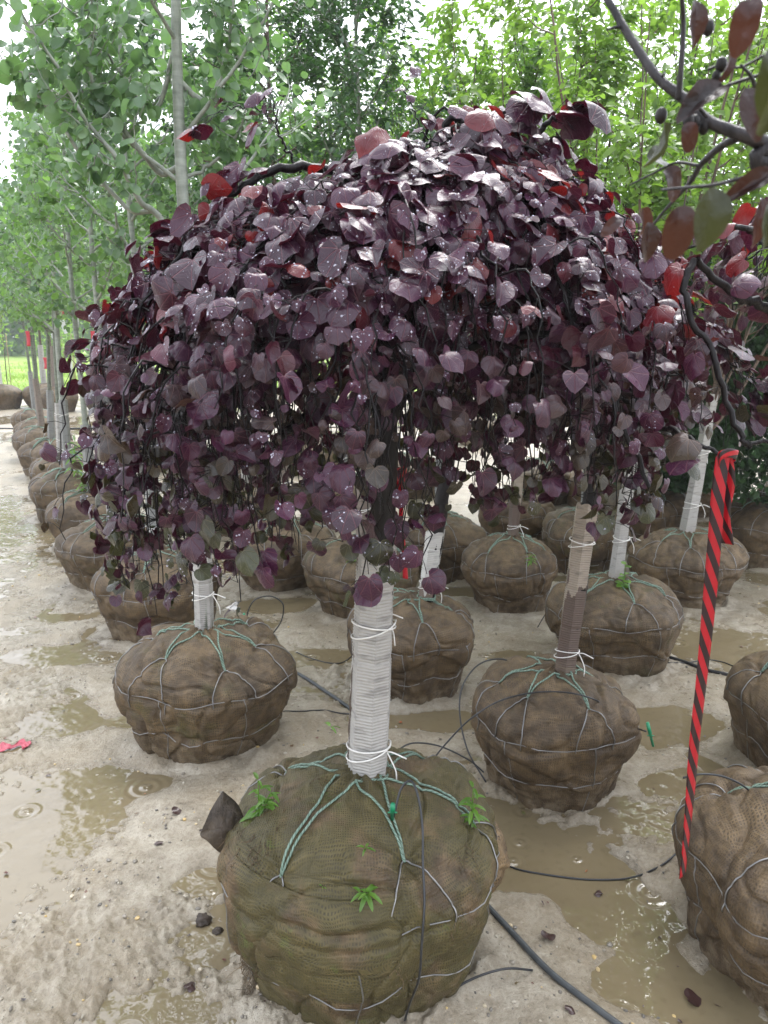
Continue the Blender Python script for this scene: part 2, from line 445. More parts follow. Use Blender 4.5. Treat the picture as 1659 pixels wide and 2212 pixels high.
M = dict(
    mud=mat_mud(), water=mat_water(),
    burlap_main=mat_burlap('mossy_burlap', 0.60, 0.0062, 1.05, 1.1),
    burlap=mat_burlap('brown_burlap', 0.0, 0.0075, 1.0, 1.0),
    burlap_moss=mat_burlap('damp_burlap', 0.38, 0.0075, 1.0, 1.0),
    burlap_far=mat_burlap('dull_burlap', 0.25, 0.012, 0.95, 0.25),
    burlap_loose=mat_burlap('loose_burlap', 0.0, 0.0085, 1.5, 1.2),
    burlap_dark=mat_burlap('dark_burlap', 0.0, 0.0068, 0.42, 0.8),
    bark_dark=mat_bark('wet_black_bark', (0.004, 0.003, 0.003), (0.015, 0.012, 0.011), 45, 0.40, spec=0.2),
    bark_twig=mat_bark('wet_twig_bark', (0.003, 0.002, 0.002), (0.010, 0.007, 0.007), 80, 0.33, spec=0.18),
    bark_grey=mat_bark('grey_green_bark', (0.14, 0.155, 0.125), (0.30, 0.32, 0.27), 26, 0.5, True),
    bark_olive=mat_bark('olive_bark', (0.055, 0.065, 0.045), (0.17, 0.19, 0.135), 40, 0.45, True),
    bark_brown=mat_bark('brown_twig_bark', (0.035, 0.022, 0.014), (0.13, 0.085, 0.055), 40, 0.5),
    bark_crab=mat_bark('crabapple_bark', (0.006, 0.005, 0.006), (0.030, 0.026, 0.028), 90, 0.42, spec=0.3),
    redbud=mat_redbud(),
    aspen=mat_leaf('aspen_leaf', (0.070, 0.135, 0.068), (0.170, 0.270, 0.135), (0.16, 0.32, 0.075), 0.36, 0.36, 0.6),
    aspen_b=mat_leaf('pale_aspen_leaf', (0.085, 0.165, 0.062), (0.180, 0.300, 0.110), (0.20, 0.38, 0.07), 0.4, 0.42),
    service=mat_leaf('bright_green_leaf', (0.090, 0.175, 0.035), (0.200, 0.310, 0.070), (0.24, 0.42, 0.05), 0.42, 0.48),
    service_b=mat_leaf('mid_green_leaf', (0.050, 0.125, 0.026), (0.130, 0.240, 0.046), (0.16, 0.33, 0.03), 0.42, 0.42),
    dark=mat_leaf('dark_green_leaf', (0.028, 0.072, 0.030), (0.072, 0.150, 0.052), (0.07, 0.19, 0.03), 0.35, 0.30, 0.6),
    arbor=mat_leaf('arborvitae_spray', (0.012, 0.038, 0.012), (0.040, 0.105, 0.026), (0.03, 0.10, 0.015), 0.5, 0.22),
    crab=mat_leaf('crabapple_leaf', (0.010, 0.007, 0.007), (0.028, 0.011, 0.012), (0.07, 0.020, 0.008), 0.34, 0.24, 0.4, 60, 0.006),
    crab_b=mat_leaf('green_crabapple_leaf', (0.012, 0.014, 0.008), (0.026, 0.028, 0.014), (0.07, 0.08, 0.015), 0.34, 0.24, 0.4, 60, 0.006),
    weed=mat_leaf('weed_leaf', (0.07, 0.18, 0.025), (0.17, 0.33, 0.05), (0.22, 0.42, 0.03), 0.36, 0.42, 0.6),
    guard=mat_guard('pale_corrugated_guard', (0.385, 0.368, 0.34)),
    guard_w=mat_guard('white_guard', (0.53, 0.515, 0.48), (0.13, 0.088, 0.065), 0.42, 0.62, 2.0, 0.45),
    guard_b=mat_guard('half_peeled_guard', (0.30, 0.25, 0.195), (0.105, 0.070, 0.052), 0.45, 1.05, 5.0, 0.60),
    guard_g=mat_guard('grey_guard', (0.22, 0.22, 0.21)),
    guard_c=mat_guard('brown_board_guard', (0.19, 0.15, 0.12)),
    twine=mat_twine(),
    wire=mat_simple('steel_wire', (0.24, 0.235, 0.23), 0.36, 0.5, 0.6, 14, 0.7),
    wire_rust=mat_simple('rusty_wire', (0.12, 0.085, 0.06), 0.6, 0.4, 0.4, 20, 0.3),
    cord=mat_simple('white_cord', (0.72, 0.70, 0.66), 0.5, 0.4, 0.12, 60),
    hose=mat_simple('black_hose', (0.018, 0.019, 0.021), 0.32, 0.5, 0.5, 25),
    hose_mud=mat_simple('muddy_hose', (0.060, 0.066, 0.070), 0.45, 0.4, 0.6, 30),
    emitter=mat_simple('green_plastic', (0.012, 0.22, 0.10), 0.35, 0.5, 0.2),
    striped=mat_ribbon_striped(),
    pink=mat_simple('pink_tape', (0.42, 0.07, 0.10), 0.35, 0.5, 0.5, 40),
    red=mat_simple('red_flagging', (0.42, 0.008, 0.02), 0.35, 0.5, 0.2, 60),
    drop=mat_simple('water_drop', (0.36, 0.35, 0.42), 0.05, 0.8, 0.05, 60),  # pale base colour stands in for sky light scattered by clear drops
    stone=None, soil=mat_simple('dark_soil', (0.045, 0.033, 0.024), 0.6, 0.4, 0.6, 60, 0, 0.01),
    grass=mat_leaf('grass_blade', (0.16, 0.27, 0.04), (0.30, 0.42, 0.09), (0.30, 0.45, 0.05), 0.5, 0.4),
    white_tag=mat_simple('white_paper_tag', (0.75, 0.78, 0.80), 0.5, 0.4, 0.05),
    stake=mat_simple('tan_stake', (0.30, 0.22, 0.13), 0.6, 0.3, 0.2),
)
def _m_stone():
    t = NT('small_stone'); r = t.island()
    c = t.ramp(r, [(0.0, (0.07, 0.065, 0.06)), (0.35, (0.19, 0.17, 0.14)), (0.6, (0.33, 0.29, 0.22)), (0.85, (0.50, 0.46, 0.38)), (0.97, (0.55, 0.38, 0.14))])
    c = t.mix(t.noise(t.pos(), 120, 3), c, t.mix(0.4, c, (0.25, 0.22, 0.17)))
    return t.done(t.bsdf(c, 0.35, 0.5))
M['stone'] = _m_stone()
def _m_litter():
    t = NT('leaf_litter'); r = t.island()
    c = t.ramp(r, [(0.0, (0.018, 0.012, 0.011)), (0.5, (0.060, 0.026, 0.022)), (0.75, (0.12, 0.03, 0.02)), (0.93, (0.10, 0.10, 0.03)), (1.0, (0.38, 0.10, 0.04))])
    return t.done(t.bsdf(c, 0.3, 0.6))
M['litter'] = _m_litter()
def _m_field():
    t = NT('field_grass'); p = t.pos()
    c = t.ramp(t.noise(p, 0.8, 5, 0.65), [(0.3, (0.15, 0.25, 0.045)), (0.55, (0.28, 0.40, 0.085)), (0.75, (0.37, 0.48, 0.15))])
    return t.done(t.bsdf(c, 0.8, 0.2, t.bump(t.noise(p, 9, 4), 1.0, 0.1)))
M['field'] = _m_field()

#@@GROUND
# ------------------------------------------------------------ where the root balls stand
# (x, y, radius, height)
MAIN = (-0.068, 1.875, 0.378, 0.56)
ROW = [(-0.76, 3.06, 0.345, 0.50), (-1.33, 4.32, 0.35, 0.48), (-1.88, 5.20, 0.36, 0.47), (-2.40, 6.18, 0.36, 0.47), (-2.98, 7.16, 0.37, 0.47),
       (-3.47, 8.20, 0.36, 0.46), (-4.06, 9.35, 0.37, 0.46), (-4.72, 10.6, 0.37, 0.46), (-5.28, 11.8, 0.37, 0.46), (-5.88, 13.0, 0.37, 0.47)]
C1 = (0.655, 2.73, 0.310, 0.47); C2 = (0.125, 3.56, 0.31, 0.47); C3 = (-0.13, 4.64, 0.35, 0.47); C4 = (-0.69, 5.20, 0.34, 0.45)
C5 = (0.40, 5.35, 0.31, 0.46); C6 = (0.82, 4.72, 0.30, 0.46); C7 = (1.09, 6.25, 0.31, 0.45); C8 = (1.48, 5.50, 0.31, 0.46)
C9 = (1.22, 3.86, 0.33, 0.46); C10 = (1.97, 4.84, 0.32, 0.46); C11 = (2.25, 6.3, 0.34, 0.46); C12 = (2.98, 5.75, 0.41, 0.49)
C13 = (2.95, 7.3, 0.33, 0.46); C14 = (1.755, 2.80, 0.36, 0.47); C15 = (1.225, 1.86, 0.370, 0.475)
BALLS = [MAIN]+ROW+[C1, C2, C3, C4, C5, C6, C7, C8, C9, C10, C11, C12, C13, C14, C15]

PUD = [(90, 1770, .34, .22), (60, 1900, .22, .30), (260, 1690, .34, .16), (120, 1560, .2, .12), (310, 1560, .16, .08),
       (690, 1420, .25, .12), (590, 1310, .3, .12), (980, 1280, .25, .10), (960, 1560, .16, .10), (1390, 1780, .20, .14), (1150, 1800, .24, .16), (1210, 1890, .24, .10),
       (1310, 1960, .14, .16), (1400, 1990, .12, .12), (1370, 2130, .12, .08), (1450, 1560, .28, .14), (1600, 1400, .4, .2),
       (1560, 2190, .15, .2), (330, 2210, .18, .1), (470, 1905, .2, .08), (1100, 1420, .2, .1), (820, 1560, .2, .1), (100, 1420, .2, .12),
       (480, 2030, .12, .10), (1500, 1700, .2, .1)]
PG = [(G(x, y), sx, sy) for x, y, sx, sy in PUD]
WATER_Z = 0.0065
_pr = random.Random(77)
PRINTS = [(_pr.uniform(-1.7, 1.5)*(0.5+yy*.3), yy, _pr.uniform(.9, 2.2), _pr.uniform(.007, .014)) for yy in [1.1+4.2*(k/34)**1.2 for k in range(34)]]
def ground_h(x, y):
    x = np.asarray(x, float); y = np.asarray(y, float)
    r = np.sqrt(x*x+y*y)
    f = 1/(1+(r/9.0)**2)                       # fine relief is only resolved nearby
    wx = x + 0.10*noise2(x*3.1, y*3.1, 5); wy = y + 0.10*noise2(x*3.1+9, y*3.1, 6)
    h = 0.016 + 0.012*noise2(x*0.9, y*0.9, 1) + 0.012*noise2(wx*2.6, wy*2.6, 2)
    h = h + 0.006*noise2(wx*7, wy*7, 3)
    rid = 1-np.abs(noise2(wx*11, wy*11, 4))
    rough = smooth(-0.15, 0.55, noise2(x*1.7+3, y*1.7, 8)+.35*noise2(x*5, y*5, 18))
    h = h + f*(0.014*(rid-0.6)*rough + (0.002+0.008*rough)*noise2(wx*24, wy*24, 7) + (0.0016+0.007*rough)*noise2(x*55, y*55, 9) + 0.0026*noise2(x*120, y*120, 10)*(0.15+rough))
    for c, sx, sy in PG:
        e = ((x-c[0])/sx)**2 + ((y-c[1])/sy)**2
        h = h - 0.030*np.exp(-e**1.5)
    # the left lane is lower and holds water
    lane = x + 0.76 + 0.53*(y-3.14)
    h = h - 0.022*smooth(-0.5, -0.9, lane)*smooth(4.5, 7, y)*(0.62+0.9*noise2(x*1.3, y*0.8, 12))
    h = np.where(y > 13.5, h-0.004, h)
    for fx, fy, fa, fd in PRINTS:
        c_, s_ = math.cos(fa), math.sin(fa); u = (x-fx)*c_+(y-fy)*s_; v = -(x-fx)*s_+(y-fy)*c_
        e = np.sqrt((u/.13)**2+(v/.048)**2)
        h = h - fd*np.exp(-e**4) + fd*.55*np.exp(-((e-1.25)/.22)**2)
    for bx, by, R, Hh in BALLS:
        d = np.sqrt((x-bx)**2+(y-by)**2)
        h = h + 0.020*np.exp(-((d-R*0.86)/0.055)**2)*(0.6+0.8*noise2(x*14, y*14, 13)) + 0.008*(d < R*0.8)
    return h

def make_ground():
    a = np.concatenate([np.linspace(-PI, -0.70, 40)[:-1], np.arange(-0.70, 0.70, 0.00225), np.linspace(0.70, PI, 40)])
    r = [0.4]
    while r[-1] < 11: r.append(r[-1]*1.0038)
    while r[-1] < 500: r.append(r[-1]*1.035)
    r = np.array(r)
    A, R = np.meshgrid(a, r)
    X = R*np.sin(A); Y = R*np.cos(A)
    Z = np.empty_like(X)
    for i in range(0, len(r), 100): Z[i:i+100] = ground_h(X[i:i+100], Y[i:i+100])
    Z[R > 90] = 0
    V = np.stack([X, Y, Z], -1).reshape(-1, 3)
    n, m = X.shape
    i = np.arange(n-1)[:, None]*m; j = np.arange(m-1)[None, :]
    Q = np.stack([i+j, i+m+j, i+m+j+1, i+j+1], -1).reshape(-1, 4)
    c = len(V); V = np.vstack([V, [0, 0, 0.01]])
    jj = np.arange(m-1); T = np.stack([np.full(m-1, c), jj, jj+1], -1)
    tag(build('ground', V, [Q, T], M['mud']), kind='structure')
    # standing water
    xs = np.linspace(-16, 16, 33); ys = np.linspace(-3, 24, 28)
    X, Y = np.meshgrid(xs, ys); n, m = X.shape
    V = np.stack([X, Y, np.full_like(X, WATER_Z)], -1).reshape(-1, 3)
    i = np.arange(n-1)[:, None]*m; j = np.arange(m-1)[None, :]
    Q = np.stack([i+j, i+j+1, i+m+j+1, i+m+j], -1).reshape(-1, 4)
    tag(build('puddle_water', V, [Q], M['water']), kind='structure')
    # grass field beyond the yard
    xs = np.linspace(-160, 160, 80); ys = 22.5+np.linspace(0, 1, 50)**2*180
    X, Y = np.meshgrid(xs, ys); n, m = X.shape
    Y = Y + 0.3*noise2(X*0.7, Y*0+1, 3)*(ys[:, None] < 23)
    V = np.stack([X, Y, 0.07+0.05*noise2(X*.4, Y*.4, 4)], -1).reshape(-1, 3)
    i = np.arange(n-1)[:, None]*m; j = np.arange(m-1)[None, :]
    Q = np.stack([i+j, i+j+1, i+m+j+1, i+m+j], -1).reshape(-1, 4)
    tag(build('grass_field', V, [Q], M['field']), kind='structure')
    # grass
    N = 26000
    x = RNG.uniform(-20, 14, N); y = 22.4 + RNG.random(N)**1.5*22
    h = RNG.uniform(.12, .34, N)*(0.6+0.5*noise2(x, y, 3)); a = RNG.uniform(0, PI, N); w = RNG.uniform(.012, .03, N)
    lean = RNG.normal(0, .12, (N, 2))
    V = np.zeros((N, 3, 3))
    V[:, 0] = np.stack([x-np.cos(a)*w, y-np.sin(a)*w, np.full(N, .05)], -1)
    V[:, 1] = np.stack([x+np.cos(a)*w, y+np.sin(a)*w, np.full(N, .05)], -1)
    V[:, 2] = np.stack([x+lean[:, 0], y+lean[:, 1], .05+h], -1)
    T = np.arange(N*3).reshape(N, 3)
    o = build('grass', V.reshape(-1, 3), [T], M['grass'])
    tag(o, 'rough green grass along the edge of the field', 'grass', kind='stuff')
make_ground()

def scatter_gravel():
    # small stones and crumbs of soil
    ico_v = np.array([[0, 0, 1], [.89, 0, .45], [.28, .85, .45], [-.72, .53, .45], [-.72, -.53, .45], [.28, -.85, .45],
                      [.72, .53, -.45], [-.28, .85, -.45], [-.89, 0, -.45], [-.28, -.85, -.45], [.72, -.53, -.45], [0, 0, -1]])
    ico_f = np.array([[0, 1, 2], [0, 2, 3], [0, 3, 4], [0, 4, 5], [0, 5, 1], [1, 6, 2], [2, 7, 3], [3, 8, 4], [4, 9, 5], [5, 10, 1],
                      [6, 7, 2], [7, 8, 3], [8, 9, 4], [9, 10, 5], [10, 6, 1], [11, 7, 6], [11, 8, 7], [11, 9, 8], [11, 10, 9], [11, 6, 10]])
    N = 17000
    y = 1.0 + RNG.random(N)**1.5*6.5
    x = RNG.uniform(-1, 1, N)*(0.5+y*0.55)
    keep = noise2(x*2.3, y*2.3, 21) + noise2(x*9, y*9, 22)*0.6 > -0.25
    x, y = x[keep], y[keep]; N = len(x)
    s = 0.0014 + 0.0065*RNG.random(N)**3.0
    big = RNG.random(N) < 0.01; s[big] *= 1.7
    z = ground_h(x, y)
    V = ico_v[None]*(s[:, None, None]*RNG.uniform(0.6, 1.3, (N, 1, 3)))*RNG.uniform(0.8, 1.2, (N, 12, 1))
    V[..., 2] *= 0.7
    V += np.stack([x, y, z+s*0.25], -1)[:, None, :]
    F = ico_f[None] + (np.arange(N)*12)[:, None, None]
    o = build('gravel', V.reshape(-1, 3), [F.reshape(-1, 3)], M['stone'], smooth_=False)
    tag(o, 'fine grit and pebbles strewn over the wet mud', 'gravel', kind='stuff')
    # leaf litter
    N = 520
    y = 1.0 + RNG.random(N)**1.3*6; x = RNG.uniform(-1, 1, N)*(0.5+y*0.55)
    sel = RNG.random(N)
    z = np.maximum(ground_h(x, y), WATER_Z)+0.003
    s = 0.004+0.010*RNG.random(N)**2.0
    a = RNG.uniform(0, 2*PI, N)
    k = 7; th = np.arange(k)*2*PI/k
    rr = s[:, None]*RNG.uniform(0.5, 1.1, (N, k)); asp = RNG.uniform(.3, 1, N)
    lx = rr*np.cos(th); ly = rr*np.sin(th)*asp[:, None]
    V = np.zeros((N, k+1, 3))
    V[:, :k, 0] = x[:, None]+lx*np.cos(a)[:, None]-ly*np.sin(a)[:, None]
    V[:, :k, 1] = y[:, None]+lx*np.sin(a)[:, None]+ly*np.cos(a)[:, None]
    V[:, :k, 2] = z[:, None]+RNG.uniform(0, 1, (N, k))*s[:, None]*0.5
    V[:, k] = np.stack([x, y, z+0.001], -1)
    T = np.stack([np.full(k, k), np.arange(k), (np.arange(k)+1) % k], -1)
    F = T[None]+(np.arange(N)*(k+1))[:, None, None]
    tag(build('leaf_litter', V.reshape(-1, 3), [F.reshape(-1, 3)], M['litter']), 'scraps of dark fallen leaf lying in the mud', 'leaf litter', kind='stuff')
scatter_gravel()

#@@BALL
# ------------------------------------------------------------ burlapped root balls
PR = np.array([[0.03, 1.03], [0.18, 1.01], [0.40, .97], [0.62, .915], [0.83, .83], [0.955, .73], [1.0, .62], [.985, .48], [.92, .31], [.845, .14], [.79, 0.0], [.775, -.06]])
PT = spline(PR, 200)
_L = np.concatenate([[0], np.cumsum(np.linalg.norm(np.diff(PT, axis=0), axis=1))]); _L /= _L[-1]
class Ball:
    def __init__(s, x, y, R, Hh, seed=0, corner=0.0, step=True, top=1.0, rim_dir=None, lump=1.0):
        s.x, s.y, s.R, s.H, s.seed = x, y, R, Hh, seed
        rr = random.Random(seed); s.ph = [rr.uniform(0, 2*PI) for _ in range(8)]; s.lump = lump
        s.nf = rr.choice([5, 6, 7]); s.corner = corner; s.rim_dir = rim_dir; s.top = top
        p0 = rr.uniform(0, 1); s.ties = [(p0+k*PI/3+rr.uniform(-.15, .15), rr.uniform(.34, .42)) for k in range(6)]
    def at(s, th, t, off=0.0):
        th = np.asarray(th, float); t = np.asarray(t, float); th, t = np.broadcast_arrays(th, t)
        r = np.interp(t, _L, PT[:, 0])*s.R; z = np.interp(t, _L, PT[:, 1])*s.H
        e = 1e-3
        dr = np.interp(np.clip(t+e, 0, 1), _L, PT[:, 0])*s.R - np.interp(np.clip(t-e, 0, 1), _L, PT[:, 0])*s.R
        dz = np.interp(np.clip(t+e, 0, 1), _L, PT[:, 1])*s.H - np.interp(np.clip(t-e, 0, 1), _L, PT[:, 1])*s.H
        ln = np.sqrt(dr*dr+dz*dz)+1e-9; nr, nz = -dz/ln, dr/ln
        c, sn = np.cos(th), np.sin(th)
        sd = s.seed*17.3
        X, Y, Z = r*c, r*sn, z
        q = np.clip(r/s.R, 0, 1)
        lo = noise3(X*4.2+sd, Y*4.2, Z*4.2, 1)
        mid = noise3(X*9+sd, Y*9, Z*9, 2)
        wz = 0.06*noise3(X*5+sd, Y*5, Z*5, 7)
        fold = 1-np.abs(noise3(X*7+sd+wz*22, Y*7+wz*22, Z*5.0+wz*12, 3))         # creases
        crease = -np.clip(fold-0.80, 0, 1)*5
        f2 = 1-np.abs(noise3(X*14+sd, Y*14, Z*14+wz*50, 4)); crease2 = -np.clip(f2-0.86, 0, 1)*7
        d = 0.036*lo*q + 0.010*mid*q + 0.012*crease*q**0.5 + 0.004*crease2*q
        d = d + 0.003*noise3(X*30+sd, Y*30, Z*30, 5) + 0.0015*noise3(X*70+sd, Y*70, Z*70, 6)
        # pinched pleats near the stem
        pl = np.cos(11*th+s.ph[0]+2*noise3(X*5+sd, Y*5, Z*5, 8))*np.exp(-((q-0.22)/0.16)**2)
        d = d + 0.006*pl
        # bulge between basket wires, slight polygon plan
        d = d + s.R*0.035*np.cos(s.nf*th+s.ph[1])*q*q
        # overlapped layer of cloth: upper sheet hangs over the lower one
        zl = s.H*(0.42+0.12*np.sin(th*2+s.ph[2])+0.06*np.sin(5*th+s.ph[3])) + 0.02*lo
        d = d + 0.013*smooth(-0.004, 0.006, Z-zl)*q
        w1 = np.exp(-((Z-s.H*0.30)/0.012)**2)+np.exp(-((Z-s.H*0.62)/0.010)**2)*(q > .7)
        d = d - 0.006*w1
        # cloth drawn in round each tie point, pleats running out from it
        for a, tt in s.ties:
            da = np.angle(np.exp(1j*(th-a)))*np.maximum(r, .05); ds = (t-tt)*1.75*s.R; ds_ = np.sqrt(da*da+ds*ds)
            g = np.exp(-(ds_/(s.R*.36))**2)
            d = d - 0.018*np.exp(-(ds_/(s.R*.10))**2) + 0.0060*g*np.cos(7*np.arctan2(da, ds)+a*5)*np.clip(ds_/(s.R*.10), 0, 1)
        d = d*s.lump
        if s.corner:
            for k in range(4):
                a = s.ph[4]+k*PI/2
                d = d + s.corner*np.exp(-((np.angle(np.exp(1j*(th-a))))/0.22)**2)*np.exp(-((Z/s.H-0.62)/0.18)**2)
        d = d + off
        if s.rim_dir is not None:
            a, amt = s.rim_dir
            d = d + amt*np.exp(-((np.angle(np.exp(1j*(th-a))))/0.33)**2)*np.exp(-((Z/s.H-0.72)/0.22)**2)
        rr = r+nr*d; zz = z+nz*d
        return np.stack([s.x+rr*c, s.y+rr*sn, zz], -1)
    def find(s, px, py):
        if not hasattr(s, '_g'):
            th, t = np.meshgrid(np.linspace(-PI, PI, 361)[:-1], np.linspace(0.0, 1, 140))
            V = s.at(th, t); x, y, dep = proj(V)
            n = np.cross(np.gradient(V, axis=1), np.gradient(V, axis=0))
            view = V-np.array([0, 0, H])
            fac = np.sum(n*view, -1)
            if np.sum(fac[-1]) < 0 and False: pass
            s._g = (th.ravel(), t.ravel(), x.ravel(), y.ravel(), dep.ravel())
        th, t, x, y, dep = s._g
        dd = (x-px)**2+(y-py)**2
        # prefer the near side of the ball
        k = np.argmin(dd + np.where(dep > dep.min()+0.62*(dep.max()-dep.min()), 900, 0))
        return th[k], t[k]
    def path(s, pts, off, n=40):
        """pts list of (theta,t); spline in parameter space"""
        p = np.array(pts, float); p[:, 0] = np.unwrap(p[:, 0])
        q = spline(p, n); return s.at(q[:, 0], np.clip(q[:, 1], 0.0, 1), off)
def ball_mesh(b, mat, parent, nth, nt, label=None):
    th = np.linspace(0, 2*PI, nth+1); t = np.linspace(0, 1, nt)
    TH, T = np.meshgrid(th[:-1], t)
    V = b.at(TH, T).reshape(-1, 3)
    Ln = _L[-1]
    arc = np.linspace(0, 1, nt)*1.25*b.R*1.6
    rs = np.interp(t, _L, PT[:, 0])*b.R
    U = np.stack([TH*b.R*0.9, np.broadcast_to(arc[:, None], TH.shape)], -1).reshape(-1, 2)
    # a planar weave on the top sheet keeps threads from converging at the stem
    i = np.arange(nt-1)[:, None]*nth; j = np.arange(nth)[None, :]; k = (j+1) % nth
    Q = np.stack([i+j, i+nth+j, i+nth+k, i+k], -1).reshape(-1, 4)
    top = T.reshape(-1) < 0.46
    Ux = np.stack([V[:, 0]-b.x+3, V[:, 1]-b.y+3], -1)
    w = smooth(0.5, 0.38, T.reshape(-1))[:, None]
    Uo = np.where(top[:, None], Ux, U)
    c = len(V); V = np.vstack([V, V[:nth].mean(0)]); Uo = np.vstack([Uo, [3, 3]])
    jj = np.arange(nth); Tt = np.stack([np.full(nth, c), jj, (jj+1) % nth], -1)
    o = build('root_ball', V, [Q, Tt], mat, parent, Uo)
    if label: o['label'] = label
    return o
def lacing(b, parent, rb, n=6, ph=0.0, vpts=None, rtw=0.0034, rwire=0.0022, sides=6, quality=1, stem_r=0.055, stem=None):
    tw = Acc(); wi = Acc()
    if vpts is None:
        vpts = b.ties
    m = int(14*quality)
    for a, t in vpts:
        for sgn in (-1, 1):
            a0 = a+sgn*0.55
            q0 = (a0, 0.075)
            pts = np.array([q0, (a+sgn*0.10, 0.20), (a, t)])
            pth = b.path(pts, rtw*0.9, m)
            if stem is not None:
                pth[0] = stem + np.array([math.cos(a0)*stem_r, math.sin(a0)*stem_r, 0.006])
            # taut line: pull towards the chord where the cloth is hollow
            ch = np.linspace(0, 1, m)[:, None]; line = pth[0]*(1-ch)+pth[-1]*ch
            pth[:, 2] = np.maximum(pth[:, 2], line[:, 2])
            tw.tube(pth, rtw, sides)
        # wire loop below each tie point
        sp = random.uniform(0.16, 0.26); t2 = random.uniform(0.60, 0.66)
        pts = [(a-sp, t2), (a-sp*0.95, (t+t2)/2+.04), (a-sp*0.45, t+0.04), (a, t-0.005), (a+sp*0.45, t+0.045), (a+sp*0.95, (t+t2)/2+.05), (a+sp, t2)]
        pth = b.path(pts, rwire*1.3, 2*m)
        wi.tube(pth, rwire, 5)
    for tt, am in ((0.60, 0.012), (0.80, 0.015)):
        th = np.linspace(0, 2*PI, 20*quality+20)
        pth = b.at(th, tt+am*np.sin(7*th+ph), 0.0012); wi.tube(pth, rwire*0.9, 5)
    for k in range(n):
        a = ph+(k+.5)*2*PI/n
        wi.tube(b.path([(a, 0.60), (a+.05, .75), (a-.03, .97)], 0.0005, m), rwire*0.9, 5)
    # knot loop round the stem
    if stem is not None:
        th = np.linspace(0, 2*PI, 14)
        for dz in (0.004, 0.012):
            tw.tube(np.stack([stem[0]+np.cos(th)*(stem_r+.004), stem[1]+np.sin(th)*(stem_r+.004), np.full(14, stem[2]+dz)+0.004*np.sin(th*3)], -1), rtw, sides, False)
    tw.build('twine', M['twine'], rb); wi.build('wire_basket', M['wire'], rb)

def guard_tube(base, top, r, mat, parent, sides=7, corr=True, flat=1.0, ties=(), pitch=0.0088, rt=None, ragged=0.0, label=None, tie_loop=True):
    """corrugated wrap round the stem"""
    base = np.asarray(base, float); top = np.asarray(top, float)
    L = np.linalg.norm(top-base); ax = (top-base)/L
    u = np.cross([0, 1, 0.0], ax); u /= np.linalg.norm(u); w = np.cross(ax, u)
    rt = r if rt is None else rt
    n = int(L/pitch*4)+1 if corr else 12
    s = np.linspace(0, 1, n)
    per = 3; N = sides*per
    a0 = 0.35
    ang = a0 + np.arange(N)*2*PI/N
    k = (np.arange(N) % per)/per
    # polygon radius: 1 at corners, less between
    half = PI/sides; loc = (np.arange(N) % per)/per*2*half - half
    pr = np.cos(half)/np.cos(loc); pr = 1.0*pr
    ridge = 0.0010*np.sin(s*L/pitch*2*PI) if corr else np.zeros(n)
    crease = np.zeros(n)
    for kk in (0.27, 0.5, 0.78): crease -= 0.003*np.exp(-((s-kk-0.02)*L/0.006)**2)
    rad = ((r*(1-s)+rt*s)+ridge+crease)[:, None]*pr[None, :]
    rad = rad + 0.0022*noise2(s[:, None]*L*7+base[0]*9, np.cos(ang)[None, :]*1.5+base[1]*5, 31)
    sag = 0.006*np.sin(s*PI)[:, None]
    V = base + ax*(s*L)[:, None, None] + rad[..., None]*(np.cos(ang)[None, :, None]*u + np.sin(ang)[None, :, None]*w)
    if ragged:
        V[-1] += ax*(ragged*np.abs(noise2(np.arange(N)*1.3, np.zeros(N), 5)))[:, None]
    # open slit at the back left: last column turns outwards
    U = np.stack(np.broadcast_arrays(ang[None, :], (s*L)[:, None]), -1).reshape(-1, 2)
    V = V.reshape(-1, 3)
    i = np.arange(n-1)[:, None]*N; j = np.arange(N)[None, :]; kk = (j+1) % N
    Q = np.stack([i+j, i+kk, i+N+kk, i+N+j], -1).reshape(-1, 4)
    # inner wall gives the board its thickness at both ends
    V2 = []
    for e in (0, n-1):
        c = base + ax*(s[e]*L)
        ring = V[e*N:(e+1)*N]; V2.append(c+(ring-c)*0.90)
    nb = len(V); V = np.vstack([V]+V2); U = np.vstack([U, U[:N], U[-N:]])
    jj = np.arange(N); k2 = (jj+1) % N; b = (n-1)*N
    Q = np.vstack([Q, np.stack([jj, nb+jj, nb+k2, k2], -1), np.stack([b+jj, b+k2, nb+N+k2, nb+N+jj], -1)])
    Q = np.vstack([Q, np.stack([nb+jj, nb+N+jj, nb+N+k2, nb+k2], -1)])
    g = build('trunk_guard', V, [Q], mat, parent, U, smooth_=False)
    if label: g['label'] = label
    if ties:
        for f in ties:
            t = Acc()
            for q in (0, 1):
                a = np.linspace(0, 2*PI, 22)
                rr = (r*(1-f)+rt*f)*1.0+0.0035
                c = base+ax*(f*L)
                dz = (0.008*np.sin(a+1.0+2*f*7) if q == 0 else -0.026*np.clip(np.sin(a*0.5), 0, 1)+0.012*np.sin(a+2))*(r/0.055)
                t.tube(c+rr*(np.cos(a)[:, None]*u+np.sin(a)[:, None]*w)+ax*dz[:, None], 0.0023*(r/0.055)**0.5, 6)
            if tie_loop:                    # loose ends of the knot
                a = -1.0+f*3; p0 = base+ax*(f*L)+(r+.003)*(math.cos(a)*u+math.sin(a)*w); o_ = (math.cos(a)*u+math.sin(a)*w)
                t.tube(spline([p0, p0+o_*0.012-ax*0.015, p0+o_*0.02-ax*0.05+u*0.01, p0+o_*0.012-ax*0.085+u*0.02], 12), 0.002, 5)
                t.tube(spline([p0, p0+o_*0.02+ax*0.004, p0+o_*0.028+u*0.03-ax*0.01], 8), 0.002, 5)
            t.build('tie_cord', M['cord'], g)
    return g

